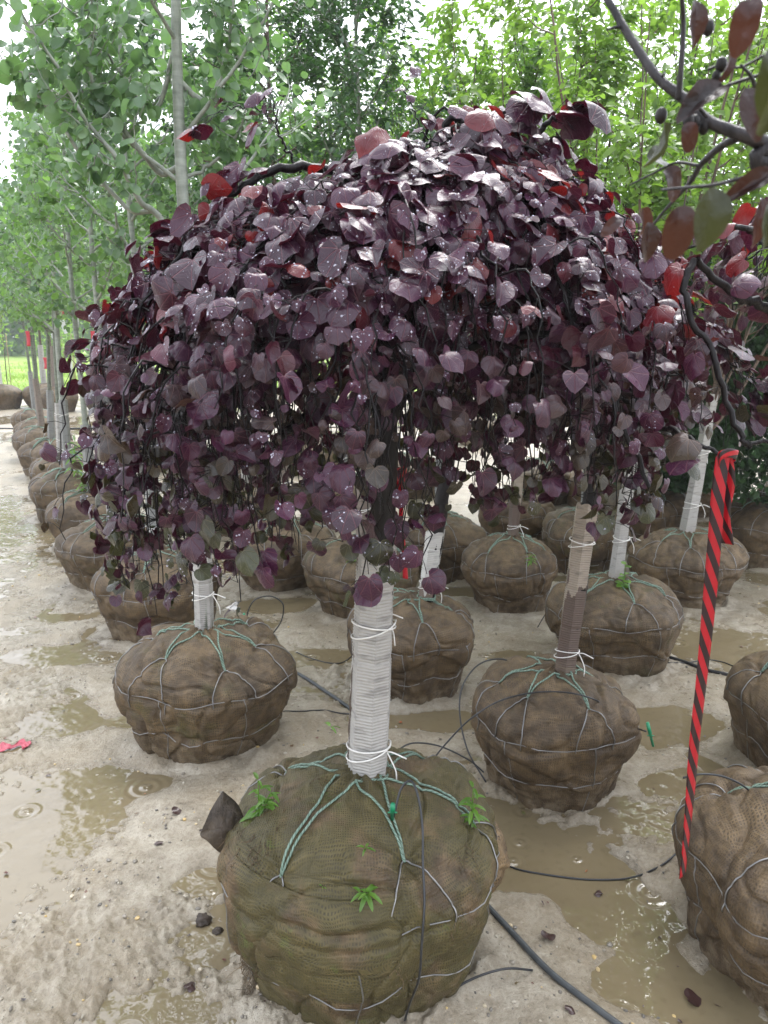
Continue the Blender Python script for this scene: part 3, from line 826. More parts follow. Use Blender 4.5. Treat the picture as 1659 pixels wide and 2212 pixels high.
#@@LEAF
# ------------------------------------------------------------ leaves
def leaf_template(kind, segs, rings, cup=0.0, droop=0.0, fold=0.0, wave=0.0, ph=0.0, roll=0.0):
    """x lateral, y midrib to the tip, z normal; unit length; returns V, T, Q, UV"""
    a = np.arange(segs)*2*PI/segs
    aa = np.abs(np.angle(np.exp(1j*a)))
    if kind == 'heart':
        R = 0.5*(1+0.13*np.exp(-(aa/0.22)**2)) - 0.20*np.exp(-((aa-PI)/0.30)**2) + 0.03*np.exp(-((aa-2.45)/0.35)**2)
        cx = np.sin(a)*R*1.06; cy = 0.45+np.cos(a)*R; c0 = (0, 0.45)
    elif kind == 'round':
        R = 0.44*(1+0.18*np.exp(-(aa/0.28)**2)); cx = np.sin(a)*R; cy = 0.46+np.cos(a)*R; c0 = (0, 0.45)
    elif kind == 'ellipse':
        cx = np.sin(a)*0.27*(1-0.12*np.cos(a)); cy = 0.5+np.cos(a)*0.5; c0 = (0, 0.45)
    elif kind == 'lance':
        cx = np.sin(a)*0.15*(1-0.25*np.cos(a)); cy = 0.5+np.cos(a)*0.5; c0 = (0, 0.42)
    V = [[c0[0], c0[1], 0]]
    for k in range(1, rings+1):
        f = k/rings
        for i in range(segs): V.append([c0[0]+(cx[i]-c0[0])*f, c0[1]+(cy[i]-c0[1])*f, 0])
    V = np.array(V); UV = V[:, :2].copy()
    x, y = V[:, 0], V[:, 1]
    rr = np.sqrt(x**2+(y-c0[1])**2); an = np.arctan2(x, y-c0[1])
    z = cup*(rr**2)*2 - droop*y*y + fold*np.abs(x) + wave*rr*rr*4*np.sin(3*an+ph) + 0.22*wave*rr**3*8*np.sin(7*an+ph*2)
    if roll:
        yy = y.copy(); ang = roll*np.clip(yy, 0, 2)
        V[:, 1] = np.sin(ang)/roll; z = z - (1-np.cos(ang))/roll
    V[:, 2] = z
    T = np.array([[0, 1+i, 1+(i+1) % segs] for i in range(segs)])
    Q = []
    for k in range(rings-1):
        b = 1+k*segs
        for i in range(segs): Q.append([b+i, b+segs+i, b+segs+(i+1) % segs, b+(i+1) % segs])
    Q = np.array(Q, int).reshape(-1, 4)
    return V, T[:, ::-1], Q[:, ::-1], UV
HEARTS = [leaf_template('heart', 18, 3, cup=c, droop=d, fold=f, wave=w, ph=p, roll=r) for c, d, f, w, p, r in
          [(-.18, .12, .05, .05, 0, 0), (.15, .22, .10, .06, 1, 0), (-.30, .10, .0, .08, 2, .6), (-.1, .3, -.18, .07, 3, 0), (.1, .15, .30, .05, 4, .5), (-.25, .0, -.05, .10, 5, .9), (-.45, .1, 0, .06, .5, 0)]]
HEARTS_LO = [leaf_template('heart', 10, 1, cup=c, droop=d, fold=f, wave=.04, ph=p) for c, d, f, p in [(-.2, .15, .05, 0), (.1, .2, .15, 2), (-.1, .3, -.15, 4)]]
ROUND = [leaf_template('round', 9, 1, cup=c, droop=d, fold=f, wave=.04, ph=p) for c, d, f, p in [(-.1, .15, .15, 0), (.1, .25, .25, 2), (-.2, .1, -.1, 4)]]
ROUND_HI = [leaf_template('round', 14, 2, cup=c, droop=d, fold=f, wave=.04, ph=p) for c, d, f, p in [(-.1, .15, .15, 0), (.1, .25, .25, 2), (-.2, .1, -.1, 4)]]
ELL = [leaf_template('ellipse', 8, 1, droop=d, fold=f, wave=.05, ph=p) for d, f, p in [(.25, .35, 0), (.45, .5, 2), (.1, .2, 4)]]
CRAB = [leaf_template('ellipse', 16, 3, droop=d, fold=f, wave=w, ph=p, roll=r) for d, f, w, p, r in [(.2, .45, .10, 0, .5), (.3, .2, .14, 2, 1.0), (.1, .7, .12, 4, .8)]]
LANCE = [leaf_template('lance', 10, 2, droop=d, fold=f, wave=.03, ph=p, roll=r) for d, f, p, r in [(.2, .4, 0, .6), (.1, .3, 2, 1.1), (.3, .5, 3, .3)]]
SPRAY = None

def frames(nrm, tip):
    nrm = nrm/np.linalg.norm(nrm, axis=1)[:, None]
    y = tip-nrm*np.sum(tip*nrm, 1)[:, None]; l = np.linalg.norm(y, axis=1)[:, None]
    y = np.where(l > 1e-4, y/np.maximum(l, 1e-4), np.array([1.0, 0, 0])); x = np.cross(y, nrm)
    return x, y, nrm
def leaves(acc, pos, nrm, tip, size, templates, keep=None, width=None):
    """vectorised: one instance of a template per leaf"""
    n = len(pos); which = RNG.integers(0, len(templates), n)
    x, y, z = frames(nrm, tip)
    for w, (V, T, Q, UV) in enumerate(templates):
        k = np.where(which == w)[0]
        if not len(k): continue
        wd = 1.0 if width is None else width[k][:, None, None]
        L = (V[None, :, 0, None]*x[k][:, None, :]*wd + V[None, :, 1, None]*y[k][:, None, :] + V[None, :, 2, None]*z[k][:, None, :])*size[k][:, None, None] + pos[k][:, None, :]
        nv = len(V); off = (np.arange(len(k))*nv)[:, None, None]
        acc.add(L.reshape(-1, 3), (Q[None]+off).reshape(-1, 4) if len(Q) else None, (T[None]+off).reshape(-1, 3), np.tile(UV, (len(k), 1)))
        if keep is not None: keep.append((L, T, Q, z[k]))
def unit(v): return v/(np.linalg.norm(v, axis=-1, keepdims=True)+1e-12)

def add_drops(acc, keep, zmin, per, rmin, rmax):
    k6 = np.arange(6)*PI/3
    for L, T, Q, nz in keep:
        n = len(L)
        zc = L[:, 0, 2]
        for i in range(n):
            if zc[i] < zmin and random.random() > 0.35: continue
            if nz[i][2] < 0.15: continue
            m = np.random.default_rng(i).poisson(per)
            for _ in range(m):
                q = Q[random.randrange(len(Q))]; a, b, c, d = L[i][q]
                u, v = random.random(), random.random()
                p = (a*(1-u)+b*u)*(1-v)+(d*(1-u)+c*u)*v
                nn = np.cross(b-a, d-a); nn /= np.linalg.norm(nn)+1e-12
                if nn @ nz[i] < 0: nn = -nn
                r = rmin+(rmax-rmin)*random.random()**3
                t = unit(np.cross(nn, [0.3, 0.5, 0.8])); s = np.cross(nn, t)
                V = np.vstack([p+r*(np.cos(k6)[:, None]*t+np.sin(k6)[:, None]*s), p+0.62*r*(np.cos(k6)[:, None]*t+np.sin(k6)[:, None]*s)+nn*r*0.5, p+nn*r*0.75])
                j = np.arange(6); k = (j+1) % 6
                acc.add(V, np.stack([j, k, 6+k, 6+j], -1), np.stack([6+j, 6+k, np.full(6, 12)], -1))

#@@REDBUD
# ------------------------------------------------------------ weeping redbuds
def weeping_tree(ball, label, group, stem_base, stem_top, reach, ztop, zend, nstr, leaf_per, leafsize, mat_ball, nth, nt, guard=None,
                 lead=None, hi=True, drops=0, vpts=None, phase=0.0, seed=0, extra_limbs=(), ztopfn=None, minreach=0.25, rb_label=None, quality=1, thin=None):
    rnd = random.Random(seed)
    root = thing('weeping_redbud', (ball.x, ball.y, 0), label, 'tree', group)
    rb = ball_mesh(ball, mat_ball, root, nth, nt, rb_label)
    stem_base = np.array(stem_base, float); stem_top = np.array(stem_top, float)
    if guard:
        g0 = stem_base; g1 = stem_base+(stem_top-stem_base)*guard['f']
        guard_tube(g0, g1, guard['r'], guard['mat'], root, guard.get('sides', 7), guard.get('corr', True), ties=guard.get('ties', ()), rt=guard.get('rt'), label=guard.get('label'), ragged=guard.get('ragged', 0))
    lacing(ball, root, rb, 6, phase, vpts, stem_r=(guard['r'] if guard else 0.04), stem=stem_base, quality=quality)
    # trunk
    tr = Acc(); n = 24
    mid = (stem_base+stem_top)/2+np.array([0.012, 0, 0])
    pts = spline([stem_base-[0, 0, .03], mid, stem_top, stem_top+np.array([.03, 0.0, .10])], n)
    rad = np.interp(np.linspace(0, 1, n), [0, .6, .85, 1], [.033, .031, .036, .018])
    pts[2:-2] += 0.003*RNG.normal(size=(n-4, 3))
    tr.tube(pts, rad, 12); tr.build('trunk', M['bark_dark'], root)
    br = Acc(); P0, N0, T0, S0 = [], [], [], []
    ctr = stem_top
    limbs = []
    for k in range(nstr):
        phi = (k*2.39996+rnd.uniform(-.25, .25)) % (2*PI)
        R = reach(phi); rho = rnd.uniform(minreach, 1.0)**0.62
        if k % 3 == 0: rho = rnd.uniform(.82, 1.0)
        dr = np.array([math.cos(phi), math.sin(phi), 0])
        side = np.array([-dr[1], dr[0], 0])
        zt = ztop if ztopfn is None else ztopfn(phi)
        pk = ctr[2]+(zt-ctr[2])*(1-0.62*rho**2.2)*rnd.uniform(.72, 1.0)
        ze = zend(phi)+rnd.uniform(-.03, .14)+(1-rho)*0.04
        swirl = rnd.uniform(-.16, .16)
        r = R*rho
        c0 = ctr+np.array([0, 0, rnd.uniform(-.38, .02)])
        ctrl = [c0, c0+dr*r*.28+np.array([0, 0, (pk-c0[2])*.75]), ctr*[1, 1, 0]+dr*r*.58+side*swirl*r*.4+[0, 0, pk],
                ctr*[1, 1, 0]+dr*r*.88+side*swirl*r*.8+[0, 0, pk-(pk-ze)*.22], ctr*[1, 1, 0]+dr*r*1.0+side*swirl*r+[0, 0, pk-(pk-ze)*.58],
                ctr*[1, 1, 0]+dr*r*(1.0-rnd.uniform(-.03, .08))+side*swirl*r+[0, 0, ze]]
        m = 34; pth = spline(ctrl, m)
        s = np.linspace(0, 1, m)
        zig = 0.006*np.sign(np.sin(np.arange(m)*PI*0.9+k))*smooth(.3, .6, s)
        pth = pth+side*zig[:, None]+0.004*RNG.normal(size=(m, 3))*smooth(.15, .4, s)[:, None]
        r0 = rnd.uniform(.004, .009) if k % 7 else rnd.uniform(.012, .018)
        rad = np.interp(s, [0, .35, .7, 1], [r0, r0*.62, .0022, .0012])
        br.tube(pth, rad, 6 if hi else 4, False)
        limbs.append(pth)
        # side twigs
        for q in range(3 if hi else 1):
            i0 = rnd.randrange(8, 28); p0 = pth[i0]; L = rnd.uniform(.08, .24)
            az = rnd.uniform(-1.3, 1.3); dd = np.array([math.cos(phi+az), math.sin(phi+az), 0])
            tp = spline([p0, p0+dd*L*.35+[0, 0, L*.04], p0+dd*L*.55-[0, 0, L*.35], p0+dd*L*.62-[0, 0, L*rnd.uniform(.6, 1.1)]], 12)
            tp[1:] += 0.004*RNG.normal(size=(11, 3))
            br.tube(tp, np.linspace(.0026, .001, 12), 5 if hi else 3, False)
            for _ in range(max(1, int(leaf_per*.30))):
                u = rnd.uniform(.15, 1); i = min(10, int(u*11)); P0.append(tp[i]); N0.append(dd); T0.append(0); S0.append(rnd.uniform(.7, 1))
        # leaves along the strand, thickest over the crown and outside
        for _ in range(int(leaf_per*(0.6+.6*rho))):
            u = rnd.random()**0.72; u = .26+.74*u
            i = min(m-1, int(u*m)); P0.append(pth[i]); N0.append(dr); T0.append(u); S0.append(1.0)
    for e in extra_limbs:
        pth = spline(e['pts'], 30); pth[3:] += 0.003*RNG.normal(size=(27, 3))
        br.tube(pth, np.linspace(e['r'], e.get('r1', e['r']*.35), 30), 9, False)
        for q in range(e.get('leaves', 0)):
            i = rnd.randrange(int(30*e.get('from', .3)), 30); P0.append(pth[i]); v = pth[i]-ctr; v[2] = 0; N0.append(unit(v)); T0.append(.5); S0.append(e.get('ls', 1.0))
    P0 = np.array(P0); N0 = np.array(N0); S0 = np.array(S0)
    if thin:        # the curtain is thinner on the side facing the yard
        v = P0-ctr; g = np.exp(-((v[:, 0]-thin[0])/.16)**2)*(v[:, 1] < .1)*np.exp(-((P0[:, 2]-thin[1])/.26)**2)
        k = RNG.random(len(P0)) > thin[2]*g; P0, N0, S0 = P0[k], N0[k], S0[k]
    n = len(P0)
    # hanging leaves: a short petiole, blade facing out and up, tip down
    rz = RNG.normal(size=(n, 3))
    hgt = smooth(ctr[2]-0.35, ctr[2]+0.3, P0[:, 2])[:, None]
    nrm = unit(N0*(0.85-.25*hgt)+np.array([0, 0, 1.0])*(0.42+0.65*hgt)+rz*(0.42))
    tip = unit(np.array([0, 0, -1.0])*(1.0-0.45*hgt)+N0*0.45*hgt+RNG.normal(size=(n, 3))*0.40)
    pet = unit(N0*0.6+RNG.normal(size=(n, 3))*0.8)*RNG.uniform(.012, .045, n)[:, None]
    p1 = P0+pet+N0*0.022
    size = leafsize*RNG.uniform(.38, 1.22, n)*S0*(0.66+0.42*hgt[:, 0])
    for i in range(0, n, 1 if hi else 4):
        br.tube(np.array([P0[i], (P0[i]+p1[i])/2+[0, 0, .004], p1[i]]), .0008, 3, False)
    br.build('branches', M['bark_twig'] if True else None, root)
    lf = Acc(); keep = []
    leaves(lf, p1, nrm, tip, size, HEARTS if hi else HEARTS_LO, keep, RNG.uniform(.75, 1.1, n))
    cr = lf.build('crown', M['redbud'], root)
    if drops:
        da = Acc(); add_drops(da, keep, 1.70, drops, 0.0007, 0.0024)
        o = da.build('water_drop', M['drop'], cr); tag(o, kind='stuff')
    return root

# ---- the big weeping redbud in front
mainb = Ball(*MAIN, seed=3, lump=1.05)
mb_top = np.array([MAIN[0]+0.023, MAIN[1]+.01, MAIN[3]-0.01])
v_main = [mainb.find(600, 1890), mainb.find(877, 1858), mainb.find(1035, 1772), (math.radians(40), .36), (math.radians(95), .36), (math.radians(150), .37)]
def main_reach(phi):
    c, s = math.cos(phi), math.sin(phi)
    base = 0.73 - (0.07*c if c > 0 else 0.0)
    if s < 0: base *= 1-0.16*(-s)
    return base*(1+0.05*math.sin(3*phi+1))
def main_zend(phi):
    c, s = math.cos(phi), math.sin(phi)
    return 1.12+0.17*max(0, c)-0.04*max(0, -c)+0.22*max(0, -s)+0.04*math.sin(5*phi)
def main_ztop(phi):
    c = math.cos(phi); return 2.16+0.10*c
base_top = np.array([MAIN[0]+0.078, MAIN[1]+.02, 1.86])
extra = [
    # long arching limb over the left shoulder
    dict(pts=[base_top+[0, 0, -.10], P(800, 420, 1.88), P(690, 365, 1.80), P(620, 362, 1.76), P(550, 385, 1.74), P(480, 430, 1.72), P(400, 520, 1.70), P(370, 640, 1.68), P(350, 800, 1.66)], r=.013, r1=.004, leaves=14),
    dict(pts=[P(650, 372, 1.78), P(622, 330, 1.76), P(600, 280, 1.75), P(590, 225, 1.74)], r=.0035, r1=.0015, leaves=6, **{'from': .6}, ls=.95),
    dict(pts=[P(590, 262, 1.745), P(560, 235, 1.74), P(510, 232, 1.73), P(470, 245, 1.72)], r=.002, r1=.001, leaves=5, **{'from': .3}, ls=.9),
    dict(pts=[base_top, P(1000, 330, 1.8), P(1060, 260, 1.78), P(1110, 225, 1.76)], r=.010, r1=.003, leaves=16, **{'from': .5}, ls=1.3),
    dict(pts=[base_top, P(1120, 330, 1.8), P(1190, 260, 1.78), P(1230, 240, 1.76)], r=.010, r1=.003, leaves=14, **{'from': .5}, ls=1.2),
    dict(pts=[P(960, 330, 1.8), P(915, 290, 1.79), P(890, 230, 1.78), P(868, 185, 1.78)], r=.0025, r1=.001, leaves=7, **{'from': .5}, ls=.42),
    dict(pts=[base_top+[0, 0, -.3], P(960, 800, 1.85), P(1100, 800, 1.82), P(1250, 850, 1.8), P(1400, 870, 1.75)], r=.014, r1=.006, leaves=4),
    dict(pts=[base_top+[0, 0, -.45], P(760, 905, 1.85), P(660, 900, 1.8), P(590, 960, 1.75), P(520, 990, 1.72)], r=.016, r1=.006, leaves=4),
    dict(pts=[base_top+[0, 0, -.3], P(1000, 760, 1.7), P(1150, 720, 1.6), P(1280, 760, 1.55), P(1340, 900, 1.5), P(1420, 1090, 1.48)], r=.012, r1=.004, leaves=6),
]
mainb.ties = v_main
tree0 = weeping_tree(mainb, 'large weeping redbud with purple leaves on the mossy burlap ball nearest the camera', 'weeping redbuds',
    mb_top, base_top, main_reach, 2.2, main_zend, 240, 23, 0.063, M['burlap_main'], 420, 230,
    guard=dict(f=0.50, r=.0565, rt=.0525, mat=M['guard'], ties=(.13, .66)), hi=True, drops=8, vpts=v_main, seed=5, ztopfn=main_ztop, extra_limbs=extra, thin=(0.02, 1.58, .72),
    rb_label='mossy olive burlap root ball with torn flaps', quality=2)

# brown strip of board edge at the guard's left, colouring in the open seam's shadow
def seam_shadow_edge():
    g = [c for c in tree0.children if c.name.startswith('trunk_guard')][0]
    a = Acc(); b0 = mb_top+np.array([-.048, .018, 0.0]); b1_ = mb_top+(base_top-mb_top)*.50+np.array([-.046, .018, 0.0])
    n = 60; s = np.linspace(0, 1, n)[:, None]; p = b0*(1-s)+b1_*s; p[:, 0] += .0015*np.sin(np.arange(n)*.9)-.004*np.sin(np.arange(n)*.11)
    w = np.array([.0, .02, 0]); t = np.array([.0045, .004, 0])
    V = np.stack([p-w-t, p-w+t, p+w+t, p+w-t], 1).reshape(-1, 3); i = np.arange(n-1)[:, None]*4; j = np.arange(4)[None, :]; k = (j+1) % 4
    Q = np.vstack([np.stack([i+j, i+k, i+4+k, i+4+j], -1).reshape(-1, 4), [[0, 3, 2, 1]], [[4*n-4, 4*n-3, 4*n-2, 4*n-1]]])
    a.add(V, Q); a.build('seam_shadow_edge', M['guard_c'], g, False)
seam_shadow_edge()
# loose flaps of burlap on the main ball
def flap(pts2, mat, name, label, parent, depth_thick=.006):
    pass
def cloth_patch(b, th0, th1, t0, t1, off, mat, parent, label, n=36, lift=0.03, ph=0.0, shape=None):
    u = np.linspace(0, 1, n); U, W = np.meshgrid(u, u)
    TH = th0+(th1-th0)*U+0.03*np.sin(W*9+ph)+(0.03*noise2(U*8+ph, W*8, 3)); T = t0+(t1-t0)*W+0.012*noise2(U*14+ph, W*2, 4)*(W > .9)
    bul = np.sin(PI*U)**.7*np.sin(PI*np.clip(W*.95, 0, 1))**.6
    O = off+lift*bul+0.006*noise2(U*7+ph, W*4, 2)*bul
    V = b.at(TH, T, 0)+0
    Vo = b.at(TH, T, 0.02)-V; Vo = unit(Vo)
    V = V+Vo*O[..., None]
    V = V.reshape(-1, 3); i = np.arange(n-1)[:, None]*n; j = np.arange(n-1)[None, :]
    Q = np.stack([i+j, i+n+j, i+n+j+1, i+j+1], -1).reshape(-1, 4)
    UV = np.stack([U*abs(th1-th0)*b.R, W*abs(t1-t0)*b.R*2], -1).reshape(-1, 2)
    o = build('burlap_flap', V, [Q], mat, parent, UV)
    md = o.modifiers.new('thickness', 'SOLIDIFY'); md.thickness = .003
    o['label'] = label; return o
mrb = [c for c in tree0.children if c.name.startswith('root_ball')][0]
t0_, t1_ = mainb.find(1000, 2010), mainb.find(1052, 2090)
cloth_patch(mainb, t0_[0]-.18, t0_[0]+.34, .60, .80, -.006, M['burlap_loose'], mrb, 'loose pale open-weave flap bulging at the right side', lift=.062, ph=1)
ta, tb = mainb.find(495, 1960), mainb.find(850, 2080)
cloth_patch(mainb, ta[0], tb[0]+.06, .50, .66, .004, M['burlap_main'], mrb, 'overlapping sheet of burlap folded across the front of the ball', lift=.010, ph=3)
# raised ear of dark cloth at the left shoulder
ea = P(490, 1800, 1.93)
def ear(parent):
    pts = [P(480, 1712, 1.86), P(522, 1752, 1.84), P(535, 1800, 1.80), P(505, 1862, 1.76), P(455, 1818, 1.76), P(436, 1795, 1.80)]
    a = Acc(); c = P(490, 1788, 1.78)
    n = 40; ring = spline(pts+[pts[0]], n)[:-1]
    V = [c]; 
    for f in (.25, .5, .75, 1.0):
        for p in ring: V.append(c+(p-c)*f+np.array([0, -.010*math.sin(f*9+p[2]*40), .004*math.sin(p[0]*90)]))
    m = n-1; V = np.array(V)
    T = [[0, 1+i, 1+(i+1) % m] for i in range(m)]; Q = []
    for k in range(3):
        b = 1+k*m
        for i in range(m): Q.append([b+i, b+m+i, b+m+(i+1) % m, b+(i+1) % m])
    o = build('burlap_flap', V, [np.array(Q), np.array(T)], M['burlap_dark'], parent, V[:, [0, 2]])
    md = o.modifiers.new('thickness', 'SOLIDIFY'); md.thickness = .005
    o['label'] = 'stiff dark pointed flap of burlap sticking up at the left shoulder'
ear(mrb)
def frays():
    a = Acc(); rr = random.Random(4)
    for cx, cy, n, L in ((540, 2080, 30, .05), (560, 1830, 26, .05), (865, 2095, 8, .03), (1005, 1840, 12, .03), (600, 1760, 26, .05), (530, 2120, 40, .06), (505, 1830, 40, .05), (495, 1790, 30, .04), (700, 1690, 14, .025), (930, 1720, 14, .025), (1010, 2000, 20, .03)):
        for _ in range(n):
            th, t = mainb.find(cx+rr.gauss(0, 14), cy+rr.gauss(0, 16))
            p = mainb.at(th, t, .002); d = unit(np.array([rr.gauss(0, .6), -.5, -1+rr.gauss(0, .5)]))
            e = p+d*L*rr.uniform(.4, 1); a.tube(spline([p, (p+e)/2+np.array([rr.gauss(0, .006), -.008, 0]), e], 6), .0008, 3, False)
    tag(a.build('frayed_threads', M['burlap_loose'], mrb), kind='stuff')
frays()

# ---- neighbours of the same kind
def stem_of(bt, bx, by, bh, lean, L):
    pass
b1 = Ball(*C1, seed=9)
s1 = np.array([C1[0]+0.03, C1[1]-.02, C1[3]-.01]); top1 = P(1300, 860, 2.80)
g1 = P(1262, 1090, 2.80)
f1 = float((g1[2]-s1[2])/(top1[2]-s1[2]))
weeping_tree(b1, 'weeping redbud behind the big one, its half peeled brown guard leaning right', 'weeping redbuds',
    s1, top1, lambda p: .50, 2.02, lambda p: 1.34, 40, 9, .078, M['burlap'], 220, 120,
    guard=dict(f=f1, r=.041, rt=.044, mat=M['guard_b'], ties=(.14, .80), sides=6, ragged=.02, label='wet brown board guard with pale paper peeling off'), hi=False, seed=8, phase=.3)
b2 = Ball(*C2, seed=12)
s2 = np.array([C2[0]+.08, C2[1]-.02, C2[3]-.005]); top2 = P(985, 950, 3.6); g2 = P(955, 1150, 3.6)
weeping_tree(b2, 'weeping redbud just right of the foreground trunk, white guard with a brown foot', 'weeping redbuds',
    s2, top2+[0, 0, .3], lambda p: .6, 2.1, lambda p: 1.22, 34, 8, .078, M['burlap'], 200, 110,
    guard=dict(f=float((g2[2]-s2[2])/(top2[2]+.3-s2[2])), r=.040, rt=.048, mat=M['guard_w'], ties=(.24,), sides=5, ragged=.03, label='white paper guard worn to brown board at the foot'), hi=False, seed=18, phase=.9)
b15 = Ball(*C15, seed=21, lump=1.1)
s15 = np.array([C15[0], C15[1], C15[3]-.01]); top15 = np.array([1.22, 2.0, 1.92])
ex15 = [dict(pts=[top15+[0, 0, -.1], P(1760, 590, 1.7), P(1659, 520, 1.6), P(1600, 492, 1.55), P(1540, 488, 1.5)], r=.010, r1=.004, leaves=3),
        dict(pts=[top15+[0, 0, -.25], P(1780, 760, 1.7), P(1659, 665, 1.6), P(1590, 640, 1.55), P(1500, 560, 1.5)], r=.013, r1=.0065, leaves=3),
        dict(pts=[P(1500, 560, 1.5), P(1480, 640, 1.48), P(1540, 780, 1.46), P(1600, 940, 1.44), P(1620, 965, 1.44)], r=.0068, r1=.0050, leaves=3),
        dict(pts=[P(1620, 958, 1.44), P(1700, 950, 1.46), P(1800, 940, 1.5)], r=.004, r1=.0035, leaves=2),
        dict(pts=[P(1590, 1000, 1.31), P(1500, 950, 1.36), P(1440, 925, 1.45), P(1370, 915, 1.60)], r=.003, r1=.007, leaves=4)]
weeping_tree(b15, 'weeping redbud at the right edge on the large burlap ball behind the striped ribbon', 'weeping redbuds',
    s15, top15, lambda p: .58, 2.05, lambda p: 1.68, 15, 8, .072, M['burlap'], 300, 170,
    guard=dict(f=.5, r=.052, mat=M['guard'], ties=(.3,)), hi=True, seed=28, phase=.5, extra_limbs=ex15, drops=3, quality=2)
b14 = Ball(*C14, seed=24)
s14 = np.array([C14[0], C14[1], C14[3]-.01])
weeping_tree(b14, 'weeping redbud on the right edge ball just above the nearest right one', 'weeping redbuds',
    s14, np.array([1.82, 2.82, 1.9]), lambda p: .50, 2.05, lambda p: 1.68, 9, 6, .075, M['burlap'], 200, 110,
    guard=dict(f=.5, r=.05, mat=M['guard_g'], ties=(.3,)), hi=False, seed=33, phase=.5)

#@@TREES
# ------------------------------------------------------------ green trees on balls
def green_tree(b, name, label, group, kind, stem_r, height, z0, crown_r, nleaf, lsize, leafmat, bark, ballmat, res, guard=None, lean=(0, 0),
               vlimbs=None, templates=ROUND, nlimb=18, seed=0, lace=True, quality=1, cat='tree', twigs=5, rise=0.9, limb_r=.010, guard_col=None, pale=None, lowcut=0.0):
    rnd = random.Random(seed*31+7)
    root = thing(name, (b.x, b.y, 0), label, cat, group)
    rb = ball_mesh(b, ballmat, root, *res)
    base = np.array([b.x, b.y, b.H-.01]); top = base+np.array([lean[0]*height, lean[1]*height, height-b.H])
    if guard:
        gz = guard['z']; f = (gz-base[2])/(top[2]-base[2])
        guard_tube(base, base+(top-base)*f, guard['r'], guard['mat'], root, guard.get('sides', 6), guard.get('corr', b.y < 6), ties=guard.get('ties', (.3, .8)) if b.y < 9 else (), rt=guard.get('rt'), ragged=guard.get('ragged', 0.0), tie_loop=b.y < 6)
    if lace: lacing(b, root, rb, 6, rnd.uniform(0, 1), stem_r=(guard['r'] if guard else stem_r), stem=base, quality=quality, rtw=.0034 if b.y < 7 else .006, rwire=.0022 if b.y < 7 else .003, sides=6 if b.y < 5 else 4)
    tr = Acc(); br = Acc(); n = 22
    s = np.linspace(0, 1, n)
    pts = base+(top-base)*s[:, None]; pts[:, 0] += .025*np.sin(s*7+seed)*s; pts[:, 1] += .02*np.sin(s*5+seed*2)*s
    P0, D0 = [], []
    def limb(p, az, L, el0, el1, r, lev, sd=6):
        m = 10 if lev else 16
        q = [p]; st = L/(m-1); cur = az
        for i in range(1, m):
            e = el0+(el1-el0)*(i/(m-1))**.8; cur += rnd.gauss(0, .06)
            d = np.array([math.cos(cur)*math.cos(e), math.sin(cur)*math.cos(e), math.sin(e)])
            q.append(q[-1]+d*st+np.array([rnd.gauss(0, .004) for _ in range(3)]))
        q = np.array(q); br.tube(q, np.linspace(r, max(.0012, r*.22), m), sd if lev == 0 else 4, False)
        return q
    if kind == 'multi':
        tr.tube(pts[:10], np.linspace(stem_r, stem_r*.8, 10), 8, False)
        fork = pts[7]
        stems = []
        for k in range(nlimb):
            az = k*2.4+rnd.uniform(-.4, .4); L = (top[2]-fork[2])*rnd.uniform(.75, 1.05)
            p = pts[rnd.randrange(4, 9)]
            e0 = rnd.uniform(.85, 1.30)
            q = limb(p, az, L, e0, 1.45, limb_r*rnd.uniform(.7, 1.2), 0)
            stems.append((q, az))
        for q, az in stems:
            for k in range(twigs):
                i = rnd.randrange(3, 16); L = crown_r*rnd.uniform(.25, .6)
                t = limb(q[i], az+rnd.uniform(-1.8, 1.8), L, .35, 1.1, .004, 1)
                P0.append(t[2:]); 
            P0.append(q[5:])
    else:
        rad = stem_r*(1-.72*s)
        tr.tube(pts, rad, 12 if b.y < 6 else 7)
        for k in range(nlimb):
            f = k/(nlimb-1); z = z0+(top[2]-z0)*f*.97
            fi = (z-base[2])/(top[2]-base[2]); p = base+(top-base)*fi; j = fi*(n-1); i0 = int(min(j, n-2)); p = pts[i0]*(1-(j-i0))+pts[i0+1]*(j-i0)
            az = k*2.39996+seed; L = crown_r*(1.25-.75*f)*rnd.uniform(.8, 1.15)
            q = limb(p, az, L, .45*rise+.1, 1.15*rise, limb_r*(1.1-.6*f), 0)
            for t in range(twigs):
                i = rnd.randrange(3, 15); w = limb(q[i], az+rnd.uniform(-1.4, 1.4), L*rnd.uniform(.25, .55), .2, .8, .0035, 1)
                P0.append(w[1:])
            P0.append(q[4:])
    if vlimbs:
        for L_ in vlimbs:
            q = spline(L_['pts'], 26); q[2:] += .0025*RNG.normal(size=(24, 3))
            br.tube(q, np.linspace(L_['r'], L_.get('r1', .003), 26), 8, False)
            for t in range(L_.get('tw', 4)):
                i = rnd.randrange(8, 26); w = limb(q[i], rnd.uniform(0, 6.28), rnd.uniform(.12, .3), .3, 1.2, .0028, 1)
                P0.append(w[1:])
            P0.append(q[10:])
    A = np.vstack(P0); k = RNG.integers(0, len(A), nleaf); pos = A[k]
    jit = RNG.normal(size=(nleaf, 3))*(0.028 if b.y < 6 else .05)
    pos = pos+jit
    pos = pos[pos[:, 2] > z0-.25+lowcut]; nleaf = len(pos)
    out = pos-base; out[:, 2] = 0; out = unit(out)
    if templates is ELL:
        nrm = unit(np.array([0, 0, 1.0])+RNG.normal(size=(nleaf, 3))*.45+out*.2); tip = unit(out*.9+RNG.normal(size=(nleaf, 3))*.8-[0, 0, .25])
    else:
        nrm = unit(out*.5+np.array([0, -.15, .65])+RNG.normal(size=(nleaf, 3))*.6); tip = unit(np.array([0, 0, -.8])+RNG.normal(size=(nleaf, 3))*.6+out*.3)
    size = lsize*RNG.uniform(.55, 1.2, nleaf)
